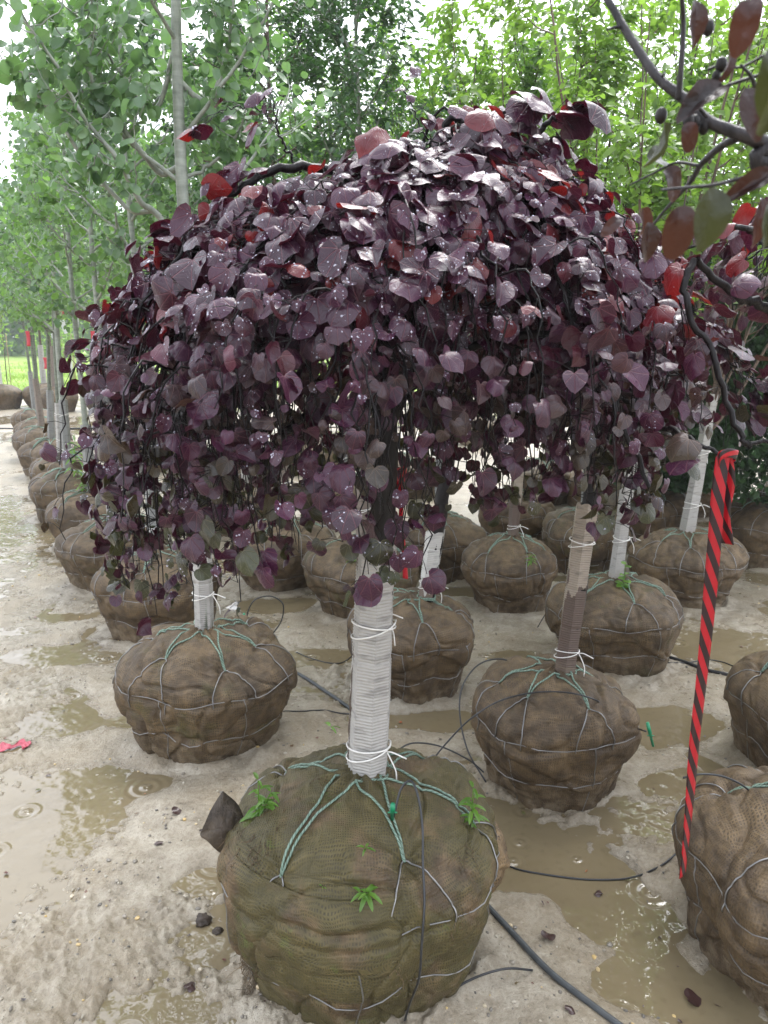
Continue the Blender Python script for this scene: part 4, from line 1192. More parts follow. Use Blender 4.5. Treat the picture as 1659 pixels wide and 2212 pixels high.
    lf = Acc(); leaves(lf, pos, nrm, tip, size, templates)
    tr.build('trunk', bark, root); br.build('branches', bark if kind != 'multi' else M['bark_brown'], root)
    lf.build('crown', leafmat, root)
    return root

# left row: aspens, nearest first
rb_ = Ball(*ROW[0], seed=31, lump=1.05)
T0 = np.array([ROW[0][0], ROW[0][1], 0])
def tp(z, dx=0): return np.array([T0[0]+0.005+dx, T0[1], z])
vl = [dict(pts=[tp(2.02), P(340, 465, 3.0), P(300, 430, 2.9), P(250, 340, 2.85), P(180, 250, 2.8), P(110, 120, 2.75), P(20, 10, 2.7)], r=.014, tw=12),
      dict(pts=[P(330, 455, 3.0), P(285, 455, 2.98), P(215, 385, 2.95), P(130, 270, 2.9), P(60, 180, 2.85), P(40, 150, 2.85)], r=.010, tw=10),
      dict(pts=[tp(2.32), P(350, 375, 3.1), P(290, 310, 3.0), P(220, 220, 2.95), P(190, 150, 2.9), P(150, 90, 2.9)], r=.014, tw=10),
      dict(pts=[tp(2.70), P(340, 235, 3.1), P(290, 205, 3.05), P(230, 110, 3.0), P(160, 30, 2.9)], r=.010, tw=10),
      dict(pts=[tp(2.62), P(450, 222, 3.1), P(480, 150, 3.1), P(500, 60, 3.05), P(510, -60, 3.0)], r=.012, tw=8),
      dict(pts=[tp(2.28), P(430, 372, 3.1), P(485, 330, 3.1), P(520, 270, 3.05), P(545, 200, 3.0)], r=.008, tw=6),
      dict(pts=[tp(2.48), P(420, 300, 3.15), P(450, 250, 3.2), P(480, 200, 3.2)], r=.010, tw=6)]
green_tree(rb_, 'aspen_tree', 'grey-barked aspen on the burlap ball left of the foreground trunk, green twine over the ball', 'aspens of the left row', 'std', .036, 3.9, 2.1, .75, 1900, .050, M['aspen'], M['bark_grey'], M['burlap_moss'], (300, 160),
           guard=dict(z=1.25, r=.041, rt=.044, mat=M['guard'], ties=(.22,), ragged=.01), vlimbs=vl, nlimb=12, seed=1, templates=ROUND_HI, twigs=4, limb_r=.009, quality=2, lean=(.012, 0))
row_lab = ['second aspen from the front of the left row, its ball laced with green twine',
           'third aspen from the front of the left row, sprouts on its ball',
           'fourth aspen from the front of the left row',
           'aspen with a tall grey and brown guard standing on the ball behind the tall weed',
           'aspen of the left row just beyond the tall weed',
           'aspen with a pale guard in the far part of the left row',
           'aspen with a dark brown board guard in the far part of the left row',
           'last but one aspen of the left row, grey guard',
           'last aspen of the left row, nearest the far cross hose']
gm = [M['guard_g'], M['guard'], M['guard_g'], M['guard_g'], M['guard'], M['guard_g'], M['guard_c'], M['guard_g'], M['guard_g']]
for i, (lab, spec) in enumerate(zip(row_lab, ROW[1:])):
    b = Ball(*spec, seed=40+i); far = spec[1] > 8
    lm = M['aspen_b'] if i % 2 else M['aspen']
    hgt = 3.55 if i > 1 else 3.4
    green_tree(b, 'aspen_tree', lab, 'aspens of the left row', 'std', .027 if i != 3 else .034, hgt-.1+.2*(i % 3), 1.72 if i > 0 else 1.9, .52, [1900, 2000, 1900, 1700, 1500, 1300, 1100, 1000, 900][i],
               [.047, .05, .052, .055, .06, .065, .07, .075, .08][i], lm, M['bark_grey'] if i < 4 else M['bark_olive'], M['burlap_far'] if far else M['burlap_moss'] if i % 2 else M['burlap'], (160, 84) if i < 2 else (90, 48),
               guard=dict(z=[1.0, 1.05, 1.0, 1.12, 1.0, 1.05, 1.12, 1.0, 1.1][i], r=.045, rt=.040, mat=gm[i]), lean=[(0, 0), (.01, 0), (0, 0), (.012, 0), (.03, 0), (.05, 0), (-.03, 0), (.02, 0), (-.02, 0)][i], nlimb=18, seed=50+i, twigs=6)

# middle and right
green_tree(Ball(*C3, seed=61), 'dark_green_tree', 'dark green tree on the burlap ball touching the left side of the foreground guard', 'dark green trees', 'std', .028, 3.6, 1.95, .6, 4200, .042, M['dark'], M['bark_olive'], M['burlap_moss'], (180, 96), guard=dict(z=.86, r=.045, mat=M['guard_c'], ties=(.5,)), nlimb=20, seed=61, templates=ELL, twigs=7, rise=1.1)
green_tree(Ball(*C4, seed=62), 'dark_green_tree', 'dark green tree on the ball behind the black tube loop with the green peg', 'dark green trees', 'std', .028, 4.0, 1.7, .9, 9500, .046, M['dark'], M['bark_brown'], M['burlap'], (140, 70), guard=dict(z=1.0, r=.042, mat=M['guard_c'], ties=(.5,)), nlimb=24, seed=62, templates=ELL, twigs=8)
green_tree(Ball(*C5, seed=63), 'dark_green_tree', 'green tree right of the foreground trunk, its ball behind the white paper guard', 'dark green trees', 'multi', .026, 3.9, 1.7, .85, 6500, .050, M['service_b'], M['bark_brown'], M['burlap'], (140, 70), guard=dict(z=1.0, r=.042, mat=M['guard_g'], ties=(.5,)), nlimb=14, seed=63, templates=ELL, twigs=7)
green_tree(Ball(*C6, seed=64), 'serviceberry_tree', 'serviceberry on the ball in the middle, torn brown guard tied with white string', 'serviceberries', 'multi', .024, 3.75, 1.75, .75, 5600, .052, M['service'], M['bark_brown'], M['burlap'], (180, 96), guard=dict(z=1.15, r=.036, rt=.045, mat=M['guard_b'], ties=(.12,), sides=5, ragged=.03), nlimb=12, seed=64, templates=ELL, twigs=6, lean=(.03, 0))
green_tree(Ball(*C7, seed=65), 'serviceberry_tree', 'serviceberry on the rear ball directly behind the torn brown guard', 'serviceberries', 'multi', .024, 4.0, 1.7, .75, 5200, .056, M['service'], M['bark_brown'], M['burlap'], (120, 60), guard=dict(z=1.05, r=.04, mat=M['guard'], ties=(.4,)), nlimb=12, seed=65, templates=ELL, twigs=6)
green_tree(Ball(*C8, seed=66), 'serviceberry_tree', 'serviceberry on the lumpy ball between two leaning guards', 'serviceberries', 'multi', .024, 4.2, 1.6, .85, 6800, .056, M['service'], M['bark_brown'], M['burlap_moss'], (140, 70), guard=dict(z=1.0, r=.04, mat=M['guard_g'], ties=(.4,)), nlimb=14, seed=66, templates=ELL, twigs=7)
green_tree(Ball(*C9, seed=67), 'serviceberry_tree', 'serviceberry with a clean white guard and a leafy vine at its foot', 'serviceberries', 'multi', .026, 3.7, 1.8, .75, 4200, .054, M['service'], M['bark_brown'], M['burlap_moss'], (200, 110), guard=dict(z=1.12, r=.040, rt=.036, mat=M['guard'], ties=(.35,), sides=5), nlimb=12, seed=67, templates=ELL, twigs=6, lean=(.05, 0))
green_tree(Ball(*C10, seed=68, corner=.0, rim_dir=(-.35, .09)), 'serviceberry_tree', 'serviceberry on the pointed burlap ball behind the striped ribbon, slanting white guard', 'serviceberries', 'multi', .026, 3.8, 1.6, .8, 6200, .060, M['service'], M['bark_brown'], M['burlap'], (180, 96), guard=dict(z=1.35, r=.052, rt=.034, mat=M['guard'], ties=(.22, .6), sides=5), nlimb=14, seed=68, templates=ELL, twigs=7, lean=(.085, 0), lowcut=.75)

# arborvitae
def arborvitae(b, label, hgt, r0, n, seed, ballmat):
    root = thing('arborvitae', (b.x, b.y, 0), label, 'tree', 'arborvitaes')
    rb = ball_mesh(b, ballmat, root, 140, 70); lacing(b, root, rb, 6, seed, stem=np.array([b.x, b.y, b.H]), stem_r=.04)
    t = Acc(); t.tube(np.array([[b.x, b.y, b.H-.02], [b.x, b.y, b.H+hgt*.5], [b.x, b.y, b.H+hgt*.9]]), [.03, .02, .008], 7); t.build('trunk', M['bark_brown'], root)
    # flat sprays of scale leaves: many small kites fanned on each spray
    N = n; z = RNG.random(N)**.85; a = RNG.uniform(0, 2*PI, N)
    prof = np.interp(z, [0, .08, .3, .7, 1], [.55, .9, 1, .7, .06])
    lump = 1+.14*noise3(np.cos(a)*2.2+seed, np.sin(a)*2.2, z*7, 2)
    rr = r0*prof*lump*np.clip(RNG.normal(.93, .10, N), .4, 1.08)
    c = np.stack([b.x+rr*np.cos(a), b.y+rr*np.sin(a), b.H+.02+z*hgt], -1)
    out = np.stack([np.cos(a), np.sin(a), np.zeros(N)], -1)
    tip = unit(out*.6+np.array([0, 0, .35])+RNG.normal(size=(N, 3))*.35); nn = unit(np.cross(tip, RNG.normal(size=(N, 3))*.5+np.array([0, 0, 1.0])))
    acc = Acc(); K = 7
    lv = LANCE[2]; simple = (np.array([[0, 0, 0], [.16, .45, 0], [0, 1, 0], [-.16, .45, 0]], float), np.zeros((0, 3), int), np.array([[0, 1, 2, 3]]), np.array([[0, 0], [.2, .5], [0, 1], [-.2, .5]], float))
    for k in range(K):
        f = (k-(K-1)/2)/((K-1)/2)
        side = np.cross(tip, nn); d = unit(tip+side*f*1.0+RNG.normal(size=(N, 3))*.15)
        leaves(acc, c+tip*(.02*(1-abs(f))), nn, d, RNG.uniform(.038, .07, N)*(1-.3*abs(f)), [simple])
    acc.build('crown', M['arbor'], root)
    return root
arborvitae(Ball(*C11, seed=71), 'dark arborvitae on the wire-caged ball left of the striped ribbon', 2.0, .54, 14000, 1, M['burlap'])
arborvitae(Ball(*C12, seed=72), 'bushy arborvitae on the broad ball at the right edge behind the ribbon', 2.3, .72, 24000, 2, M['burlap'])
arborvitae(Ball(*C13, seed=73), 'arborvitae on the rearmost ball, seen between the two nearer ones', 2.1, .52, 10000, 3, M['burlap'])

# farther rows
far = [(-1.2, 6.6, 'leafy aspen behind the middle of the redbud crown, left side', 1), (-.35, 7.0, 'mid green tree straight behind the redbud crown', 2), (.3, 8.2, 'bright serviceberry in the far middle', 0),
       (2.2, 7.6, 'bright serviceberry behind the arborvitaes', 0), (3.9, 7.0, 'bright serviceberry beyond the right edge of the arborvitaes', 0), (1.7, 7.9, 'mid green tree in the far right middle', 2),
       (3.2, 9.6, 'tall mid green tree in the far right row', 2), (5.2, 9.0, 'tall bright tree at the far right', 0), (-1.9, 8.0, 'pale green aspen in the row behind the left row', 1), (-2.7, 9.8, 'slender aspen two places behind in the inner left row', 1),
       (-.9, 9.6, 'pale aspen far behind the redbud crown', 1), (-3.6, 12.0, 'far aspen near the end of the inner left row', 1), (-1.4, 13.0, 'far mid green tree in the centre distance', 2), (1.5, 12.0, 'tall far green tree above the crown top', 2), (4.2, 13.0, 'far right green tree in the distance', 0)]
for i, (x, y, lab, k) in enumerate(far):
    b = Ball(x, y, .38, .44, seed=80+i)
    nm = ['serviceberry_tree', 'aspen_tree', 'mid_green_tree'][k]
    hh = (4.0 + .25*(i % 4)) if k != 1 else 3.8+.2*(i % 3)
    if lab.startswith('tall'): hh = 4.6
    green_tree(b, nm, lab, 'trees in the rows behind', 'std' if k == 1 else 'multi', .028, hh, 1.5, .85 if k != 1 else .62, int(5200*(7/max(y, 7))), .056*(max(y, 6)/6)**.5, [M['service'], M['aspen_b'], M['service_b']][k],
               M['bark_olive'] if k == 1 else M['bark_brown'], M['burlap_far'], (70, 36), guard=dict(z=1.05, r=.043, mat=[M['guard'], M['guard_g'], M['guard_c']][i % 3]), nlimb=16, seed=90+i, templates=ELL if k != 1 else ROUND, twigs=6, lace=y < 9, limb_r=.008)
# row across the yard, in front of the field
yard = [(-9.6, 18.6, 'far tree with a pale guard, leftmost of the yard-end row', 'guard'), (-8.9, 18.0, 'far tree with a white guard, second in the yard-end row', 'guard_w'), (-8.0, 18.3, 'far tree with a tapered pale guard in the yard-end row', 'guard'),
        (-7.3, 17.2, 'far tree with a brown guard on a dark ball in the yard-end row', 'guard_c'), (-6.3, 17.6, 'far tree at the right end of the visible yard-end row', 'guard'), (-5.2, 17.5, 'far tree of the yard-end row half hidden by the redbud', 'guard_g')]
for i, (x, y, lab, g) in enumerate(yard):
    green_tree(Ball(x, y, .48, .56, seed=120+i), 'young_tree', lab, 'trees of the yard-end row', 'std', .035, 3.6+.2*(i % 3), 1.7, .8, 1400, .09, M['service'] if i % 2 else M['service_b'], M['bark_brown'], M['burlap_far'], (60, 30),
               guard=dict(z=1.45, r=.07, rt=.06, mat=M[g], sides=6), nlimb=18, seed=130+i, templates=ELL, lace=False, twigs=6)

# saplings in the field with stakes and pale guards
def sapling(x, y, lab, g, k):
    root = thing('field_sapling', (x, y, 0.08), lab, 'sapling', 'saplings in the grass field')
    a = Acc(); h = 2.2+.5*math.sin(k*2.1)
    a.tube(np.array([[x, y, .05], [x+.02, y, h*.6], [x, y, h]]), [.018, .013, .005], 5); a.build('trunk', M['bark_brown'], root)
    s = Acc(); s.tube(np.array([[x+.12, y, .05], [x+.12, y, 1.7]]), .014, 5); s.build('stake', M['stake'], root)
    if g:
        t = Acc(); t.tube(np.array([[x, y, .06], [x, y, .75]]), [.06, .05], 7); t.build('trunk_guard', M['guard'], root)
    N = 220; p = np.stack([x+RNG.normal(0, .24, N), y+RNG.normal(0, .24, N), RNG.uniform(h*.45, h*1.05, N)], -1)
    l = Acc(); leaves(l, p, unit(RNG.normal(size=(N, 3))+[0, 0, 1]), unit(RNG.normal(size=(N, 3))), RNG.uniform(.07, .13, N), ELL); l.build('crown', M['service'], root)
sp = [(-13.5, 26, 1), (-12.2, 25.2, 0), (-11.0, 27.5, 1), (-10.2, 25.4, 1), (-8.9, 26.5, 0), (-8.0, 25.3, 1), (-12.8, 31, 0), (-10.6, 33, 1), (-14.5, 33, 0), (-7.4, 29, 0)]
pos_l = ['nearest the left edge', 'with only a bare stake, second from the left edge', 'behind the pale guards of the yard-end row', 'with a pale guard just past the ball row', 'unguarded, right of the grey trunks',
         'with a pale guard beside the redbud edge', 'small and far at the left', 'farthest with a pale guard', 'farthest at the left edge', 'far and slim near the redbud edge']
for k, (x, y, g) in enumerate(sp): sapling(x, y, 'staked sapling in the grass field '+pos_l[k], g, k)

# far wood
def far_wood():
    acc = Acc(); N = 26000
    x = RNG.uniform(-75, 75, N); h = 8+3*noise2(x*.12, x*0, 5)+2*noise2(x*.5, x*0, 6)
    h = h*(0.42+0.58*smooth(-34, -20, x)); z = RNG.random(N)**.8*h; y = 58+4*noise2(x*.2, z*.3, 7)+RNG.uniform(-2.5, 2.5, N)
    p = np.stack([x, y, z+.3], -1)
    leaves(acc, p, unit(RNG.normal(size=(N, 3))+[0, -1, 1]), unit(RNG.normal(size=(N, 3))), RNG.uniform(.5, 1.1, N), ROUND)
    # trunks inside
    o = acc.build('far_wood', M['service_b']); tag(o, 'far-off line of leafy trees beyond the grass field', 'woodland', kind='stuff')
far_wood()

#@@SMALL
# ------------------------------------------------------------ ribbons
def ribbon(name, pts, width, mat, label, cat='ribbon', group=None, twist=0.5, n=60, parent=None, face=(1, .15, 0), v0=0.0, curl=.15):
    p = spline(pts, n); w = np.array(face, float); w /= np.linalg.norm(w)
    L = np.concatenate([[0], np.cumsum(np.linalg.norm(np.diff(p, axis=0), axis=1))])
    K = 5; V = []; U = []
    t = unit(np.gradient(p, axis=0))
    for i in range(n):
        ang = twist*math.sin(L[i]*5.0+1)+curl*math.sin(L[i]*13)
        nrm = np.cross(t[i], w); wv = w*math.cos(ang)+unit(nrm)*math.sin(ang)
        for k in range(K):
            f = k/(K-1)-.5
            V.append(p[i]+wv*width*f+unit(nrm)*width*.20*(0.25-f*f)*math.sin(L[i]*9)); U.append([k/(K-1), L[i]+v0])
    i = np.arange(n-1)[:, None]*K; j = np.arange(K-1)[None, :]
    Q = np.stack([i+j, i+j+1, i+K+j+1, i+K+j], -1).reshape(-1, 4)
    return np.array(V), Q, np.array(U)
def ribbon_obj(name, segs, mat, label, group=None):
    a = Acc(); o0 = None
    for s in segs:
        V, Q, U = ribbon(name, **s, mat=None, label=None); a.add(V, Q, None, U)
        if o0 is None: o0 = V[0]
    o = a.build(name, mat, None, org=o0); md = o.modifiers.new('thickness', 'SOLIDIFY'); md.thickness = .0006
    tag(o, label, 'ribbon', group); return o
d = 1.30
ribbon_obj('striped_ribbon', [
    dict(pts=[P(1562, 985, d), P(1552, 1060, d), P(1545, 1150, d), P(1532, 1300, d), P(1515, 1470, d), P(1500, 1600, d), P(1492, 1700, d), P(1483, 1800, d), P(1474, 1893, d)], width=.0225, twist=.5, n=110, face=(1, .1, 0)),
    dict(pts=[P(1568, 985, d+.01), P(1574, 1040, d+.012), P(1564, 1110, d+.015), P(1572, 1175, d+.015)], width=.022, twist=.8, n=40),
    dict(pts=[P(1552, 1000, d), P(1556, 985, d-.012), P(1575, 978, d-.014), P(1592, 984, d), P(1575, 992, d+.012), P(1556, 990, d+.006)], width=.016, twist=.2, n=30, face=(0, .2, 1))],
    M['striped'], 'long red and black striped ribbon tied to a branch tip at the right')
ribbon_obj('red_ribbon', [dict(pts=[P(862, 1040, 1.90), P(868, 1080, 1.88), P(866, 1120, 1.88), P(872, 1180, 1.88), P(876, 1250, 1.88)], width=.015, twist=.9, n=40),
                          dict(pts=[P(858, 1045, 1.90), P(852, 1020, 1.89), P(872, 1010, 1.88), P(868, 1040, 1.89)], width=.014, twist=.2, n=16)],
           M['red'], 'red ribbon hanging beside the foreground trunk just above its guard', 'red flagging ribbons')
ribbon_obj('red_ribbon', [dict(pts=[P(784, 770, 1.9), P(786, 790, 1.89), P(790, 830, 1.89)], width=.016, twist=.6, n=16)], M['red'], 'short red ribbon tied inside the redbud crown left of the trunk', 'red flagging ribbons')
for (x, y, x2, y2, dd, w, lab) in [(59, 715, 62, 748, 10.4, .06, 'red ribbon on a thin trunk near the left edge'), (200, 715, 201, 750, 6.0, .035, 'red ribbon on the trunk beside the left edge of the redbud'),
                             (98, 772, 101, 797, 17.2, .12, 'small far red ribbon on a tree of the yard-end row'), (133, 672, 136, 682, 7.0, .03, 'tiny red ribbon knot among the leaves of the left row')]:
    ribbon_obj('red_ribbon', [dict(pts=[P(x, y, dd), P((x+x2)/2+1, (y+y2)/2, dd), P(x2, y2, dd)], width=w, twist=.3, n=10)], M['red'], lab, 'red flagging ribbons')
# a muddy scrap of pink-red tape on the ground, far left
def scrap():
    a = Acc(); n = 14; c = G(30, 1612, .014)
    X, Y = np.meshgrid(np.linspace(-.5, .5, n), np.linspace(-.5, .5, n)); x = c[0]+X*.12+.012*Y; y = c[1]+Y*.04*(1+.5*np.sin(X*17))+.02*np.sin(X*7)
    z = np.maximum(ground_h(x, y), WATER_Z)+.006+.008*np.abs(noise2(X*7, Y*5, 3)); V = np.stack([x, y, z], -1).reshape(-1, 3)
    i = np.arange(n-1)[:, None]*n; j = np.arange(n-1)[None, :]
    a.add(V, np.stack([i+j, i+j+1, i+n+j+1, i+n+j], -1).reshape(-1, 4))
    o = a.build('tape_scrap', M['pink'], None, org=V[0]); tag(o, 'crumpled pink-red scrap of tape lying in the mud at the left edge', 'tape')
    md = o.modifiers.new('thickness', 'SOLIDIFY'); md.thickness = .001
scrap()
# white paper tags on far trunks
for (x, y, dd, sx, lab) in [(112, 715, 10.8, .05, 'left one of two white tags on the far left trunks'), (133, 692, 10.8, .05, 'right one of two white tags on the far left trunks')]:
    a = Acc(); p = P(x, y, dd); q = P(x+12, y+28, dd)
    w = np.array([.035, 0, .01]); V = np.array([p-w, p+w, q+w, q-w, p-w+[0, .004, 0], p+w+[0, .004, 0], q+w+[0, .004, 0], q-w+[0, .004, 0]])
    a.add(V, [[0, 1, 2, 3], [7, 6, 5, 4], [0, 4, 5, 1], [1, 5, 6, 2], [2, 6, 7, 3], [3, 7, 4, 0]])
    tag(a.build('paper_tag', M['white_tag'], None, False, org=p), lab, 'tag', 'white paper tags')

# ------------------------------------------------------------ hoses and drip tubes
def on_ground(pts, r, lift=0.0):
    q = spline([G(x, y) for x, y in pts], 60)
    q[:, 2] = np.maximum(ground_h(q[:, 0], q[:, 1]), WATER_Z)
    k = np.ones(9)/9; z = np.convolve(np.pad(q[:, 2], 4, 'edge'), k, 'valid'); q[:, 2] = z+r*.8+lift
    return q
def hose(name, q, r, mat, label, cat='hose', group=None, sides=10):
    a = Acc(); a.tube(q, r, sides); o = a.build(name, mat, None, org=q[0]); return tag(o, label, cat, group)
q = on_ground([(600, 1440), (650, 1465), (700, 1497), (765, 1548), (830, 1650), (950, 1850), (1065, 1985), (1120, 2045), (1185, 2112), (1250, 2165), (1330, 2225), (1480, 2330)], .0085)
hose('irrigation_hose', q, .0085, M['hose_mud'], 'thick muddy black hose running past the foreground ball to the bottom edge', 'hose', 'black hoses')
hose('irrigation_hose', on_ground([(1400, 1415), (1450, 1427), (1510, 1447), (1570, 1465), (1680, 1490)], .009), .009, M['hose'], 'black hose on the mud between the white guard and the right edge', 'hose', 'black hoses')
hose('irrigation_hose', on_ground([(-700, 930), (-100, 929), (60, 929), (200, 928), (500, 926), (900, 925)], .016), .016, M['hose'], 'straight black hose crossing the mud at the end of the left row', 'hose', 'black hoses')
hose('irrigation_hose', on_ground([(1170, 1300), (1230, 1335), (1290, 1372)], .008), .008, M['hose'], 'short stretch of black hose between the middle balls', 'hose', 'black hoses')
TG = 'thin black drip tubes'
hose('drip_tube', on_ground([(1075, 1860), (1110, 1880), (1170, 1893), (1270, 1905), (1370, 1902), (1430, 1885), (1475, 1850)], .0032), .0032, M['hose'], 'thin black tube on the mud between the foreground ball and the right ball', 'drip tube', TG)
hose('drip_tube', spline([G(940, 2165, .03), G(1000, 2125, .05), G(1050, 2103, .06), G(1100, 2092, .05), G(1150, 2096, .02)], 40), .0032, M['hose'], 'thin black tube arching to the thick hose at the bottom', 'drip tube', TG)
hose('drip_tube', on_ground([(600, 1553), (650, 1548), (700, 1545), (770, 1548)], .003), .003, M['hose'], 'straight thin tube on the mud left of the foreground guard', 'drip tube', TG)
hose('drip_tube', on_ground([(640, 1412), (680, 1428), (735, 1436), (775, 1405), (790, 1380)], .003), .003, M['hose'], 'thin curved tube on the mud above the straight one', 'drip tube', TG)
def peg(p, d, label, h=.07):
    a = Acc(); p = np.array(p, float); d = unit(np.array(d, float))
    a.tube(np.array([p, p+d*h*.5, p+d*h*.52, p+d*h]), [.0045, .0045, .0065, .006], 8)
    a.tube(np.array([p+d*h*.45+[-.012, 0, 0], p+d*h*.45+[.012, 0, 0]]), .002, 5)
    o = a.build('drip_peg', M['emitter'], None, org=p); tag(o, label, 'drip peg', 'green drip pegs')
# tube draped over the main ball
pp = [(850, 1765), (856, 1738), (873, 1731), (890, 1755), (903, 1800), (911, 1870), (911, 1950), (902, 2030), (893, 2090), (880, 2150), (868, 2205)]
qq = []
for k, (x, y) in enumerate(pp):
    th, t = mainb.find(x, y); qq.append(mainb.at(th, t, [.006, .05, .07, .055, .04, .018, .01, .02, .03, .02, .01][k]))
hose('drip_tube', spline(qq, 70), .0030, M['hose'], 'thin black tube looping down over the front of the mossy ball', 'drip tube', TG)
th, t = mainb.find(848, 1772); peg(mainb.at(th, t, .004), (0.02, -.3, 1), 'green peg at the top of the mossy ball, left of the drip tube', .055)
# tubes behind
def b1on(x, y, o):
    th, t = b1.find(x, y); return b1.at(th, t, o)
hose('drip_tube', spline([P(850, 1650, 2.35), P(862, 1620, 2.4), P(895, 1605, 2.45), P(950, 1612, 2.5), P(1010, 1640, 2.5), P(1045, 1668, 2.5)], 50), .0030, M['hose'], 'thin tube arching out right behind the foreground guard', 'drip tube', TG)
hose('drip_tube', spline([P(918, 1665, 2.42), P(960, 1610, 2.45), P(1020, 1550, 2.48), b1on(1100, 1520, .03), b1on(1190, 1505, .03), b1on(1280, 1520, .025), b1on(1335, 1560, .03), P(1395, 1580, 2.42)], 70), .0030, M['hose'], 'long thin tube bowed across the top of the ball with the leaning guard', 'drip tube', TG)
hose('drip_tube', spline([P(1050, 1690, 2.45), P(1010, 1620, 2.5), P(993, 1540, 2.6), P(1000, 1480, 2.7), P(1035, 1435, 2.8), P(1085, 1424, 2.85), P(1130, 1445, 2.88), P(1148, 1465, 2.88)], 60), .0030, M['hose'], 'thin tube looping up the left side of the ball with the leaning guard', 'drip tube', TG)
peg(P(1411, 1612, 2.44), (-.30, 0, 1), 'green peg at the free end of the long bowed tube', .095)
peg(P(1142, 1478, 2.86), (0.1, 0, 1), 'green peg on the ball with the leaning guard', .03)
hose('drip_tube', spline([P(532, 1350, 3.45), P(536, 1320, 3.45), P(552, 1295, 3.45), P(585, 1288, 3.5), P(611, 1305, 3.5), P(608, 1340, 3.5), P(590, 1368, 3.5)], 50), .0032, M['hose'], 'small loop of thin tube above the left ball', 'drip tube', TG)
peg(P(527, 1355, 3.4), (.05, 0, 1), 'green peg holding the small tube loop above the left ball', .07)
hose('drip_tube', spline([P(1475, 1680, 1.95), P(1520, 1672, 1.95), P(1570, 1680, 1.95), P(1615, 1705, 1.95), P(1640, 1745, 1.95)], 40), .0030, M['hose'], 'thin tube arching onto the large ball at the right edge', 'drip tube', TG)
peg(P(1643, 1762, 1.94), (0, 0, 1), 'green peg on the large ball at the right edge', .035)
hose('drip_tube', spline([P(1145, 1385, 4.3), P(1170, 1340, 4.3), P(1195, 1300, 4.35)], 20), .003, M['hose'], 'short thin tube behind the leaning guard', 'drip tube', TG)
hose('drip_tube', on_ground([(1380, 1430), (1450, 1440), (1540, 1430), (1600, 1448)], .003), .003, M['hose'], 'thin tube beside the black hose at the right', 'drip tube', TG)
# crack of old pipe behind the left ball is part of the thick hose

# ------------------------------------------------------------ weeds
def weed(p, h, nst, label, lw=.055, group='weeds', name='weed', seed=0, spread=.5, up=np.array([0, 0, 1.0]), pairs=4, tpl=None, leafy=1.0):
    rr = random.Random(seed); root = thing(name, p, label, 'weed', group)
    a = Acc(); l = Acc(); p = np.array(p, float); PP, NN, TT, SS = [], [], [], []
    for k in range(nst):
        az = rr.uniform(0, 6.28); d = unit(up+np.array([math.cos(az), math.sin(az), 0])*spread*rr.uniform(.2, 1)*(k > 0)); L = h*(1 if k == 0 else rr.uniform(.5, .9))
        q = spline([p, p+d*L*.5+[0, 0, .004], p+d*L], 8); a.tube(q, np.linspace(.0022, .001, 8)*(h/.1)**.3, 5)
        for j in range(pairs):
            f = (j+1)/pairs; b = q[min(7, int(f*7))]; az2 = rr.uniform(0, 3.14) if j == 0 else az2+1.57+rr.uniform(-.3, .3)
            for s_ in (0, PI):
                o = np.array([math.cos(az2+s_), math.sin(az2+s_), 0]); PP.append(b+o*.003); TT.append(unit(o+[0, 0, .5*f])); NN.append(unit(np.array([0, 0, 1.0])-o*.3*f+[0, -.15, 0])); SS.append(lw*rr.uniform(.6, 1.1)*(1.1-.4*f))
    leaves(l, np.array(PP), np.array(NN), np.array(TT), np.array(SS), tpl or LANCE)
    a.build('stem', M['weed'], root); l.build('foliage', M['weed'], root)
def on_ball(b, x, y, off=-.002):
    th, t = b.find(x, y); return b.at(th, t, off)
weed(on_ball(mainb, 560, 1765), .11, 3, 'leafy green weed on the left shoulder of the mossy ball', .052, seed=1, pairs=5)
weed(on_ball(mainb, 1028, 1775), .11, 2, 'upright green weed on the right shoulder of the mossy ball', .058, seed=2)
weed(on_ball(mainb, 797, 1935), .05, 2, 'bright green seedling at the middle of the mossy ball', .045, seed=3, up=np.array([0, -.7, .7]), pairs=3)
weed(on_ball(mainb, 790, 1842), .03, 1, 'tiny pale seedling above the bright seedling on the mossy ball', .032, seed=4, up=np.array([0, -.6, .7]), pairs=2)
weed(on_ball(mainb, 700, 1920), .008, 1, 'speck of a seedling left of the bright seedling', .012, seed=5, pairs=1)
weed(P(925, 1668, 2.28), .05, 3, 'thin grassy sprout at the back of the mossy ball', .03, seed=14)
weed(np.array([ROW[4][0]+.17, ROW[4][1]-.22, .44]), .36, 2, 'tall bright weed standing on a ball of the left row', .13, seed=6, pairs=7, spread=.3)
weed(np.array([ROW[3][0]-.05, ROW[3][1]-.05, .45]), .12, 4, 'low green sprouts on the left row ball in front of the tall weed', .07, seed=7, pairs=4)
weed(np.array([ROW[2][0]+.10, ROW[2][1]-.1, .43]), .10, 4, 'pale sprouts on the left row ball beside the redbud leaves', .06, seed=8)
weed(P(1345, 1300, 3.75), .20, 2, 'round-leaved green vine climbing the clean white guard', .055, seed=9, tpl=ROUND_HI, pairs=6, spread=.1)
weed(P(1395, 1300, 3.85), .07, 4, 'small yellow-green weed right of the clean white guard', .045, seed=10)
weed(P(1205, 1500, 2.66), .05, 2, 'small round-leaved weed at the foot of the leaning guard', .035, seed=11, tpl=ROUND_HI, pairs=2)
weed(P(530, 1480, 2.98), .02, 4, 'tiny clover-like specks on the front of the left ball', .012, seed=12, pairs=3)
weed(P(735, 1572, 2.45), .035, 1, 'single long green leaf beside the foreground guard', .07, seed=13, pairs=1, up=np.array([-.8, -.2, .2]))
weed(P(765, 1215, 4.35), .13, 3, 'green weed on the ball left of the foreground guard', .06, seed=15)
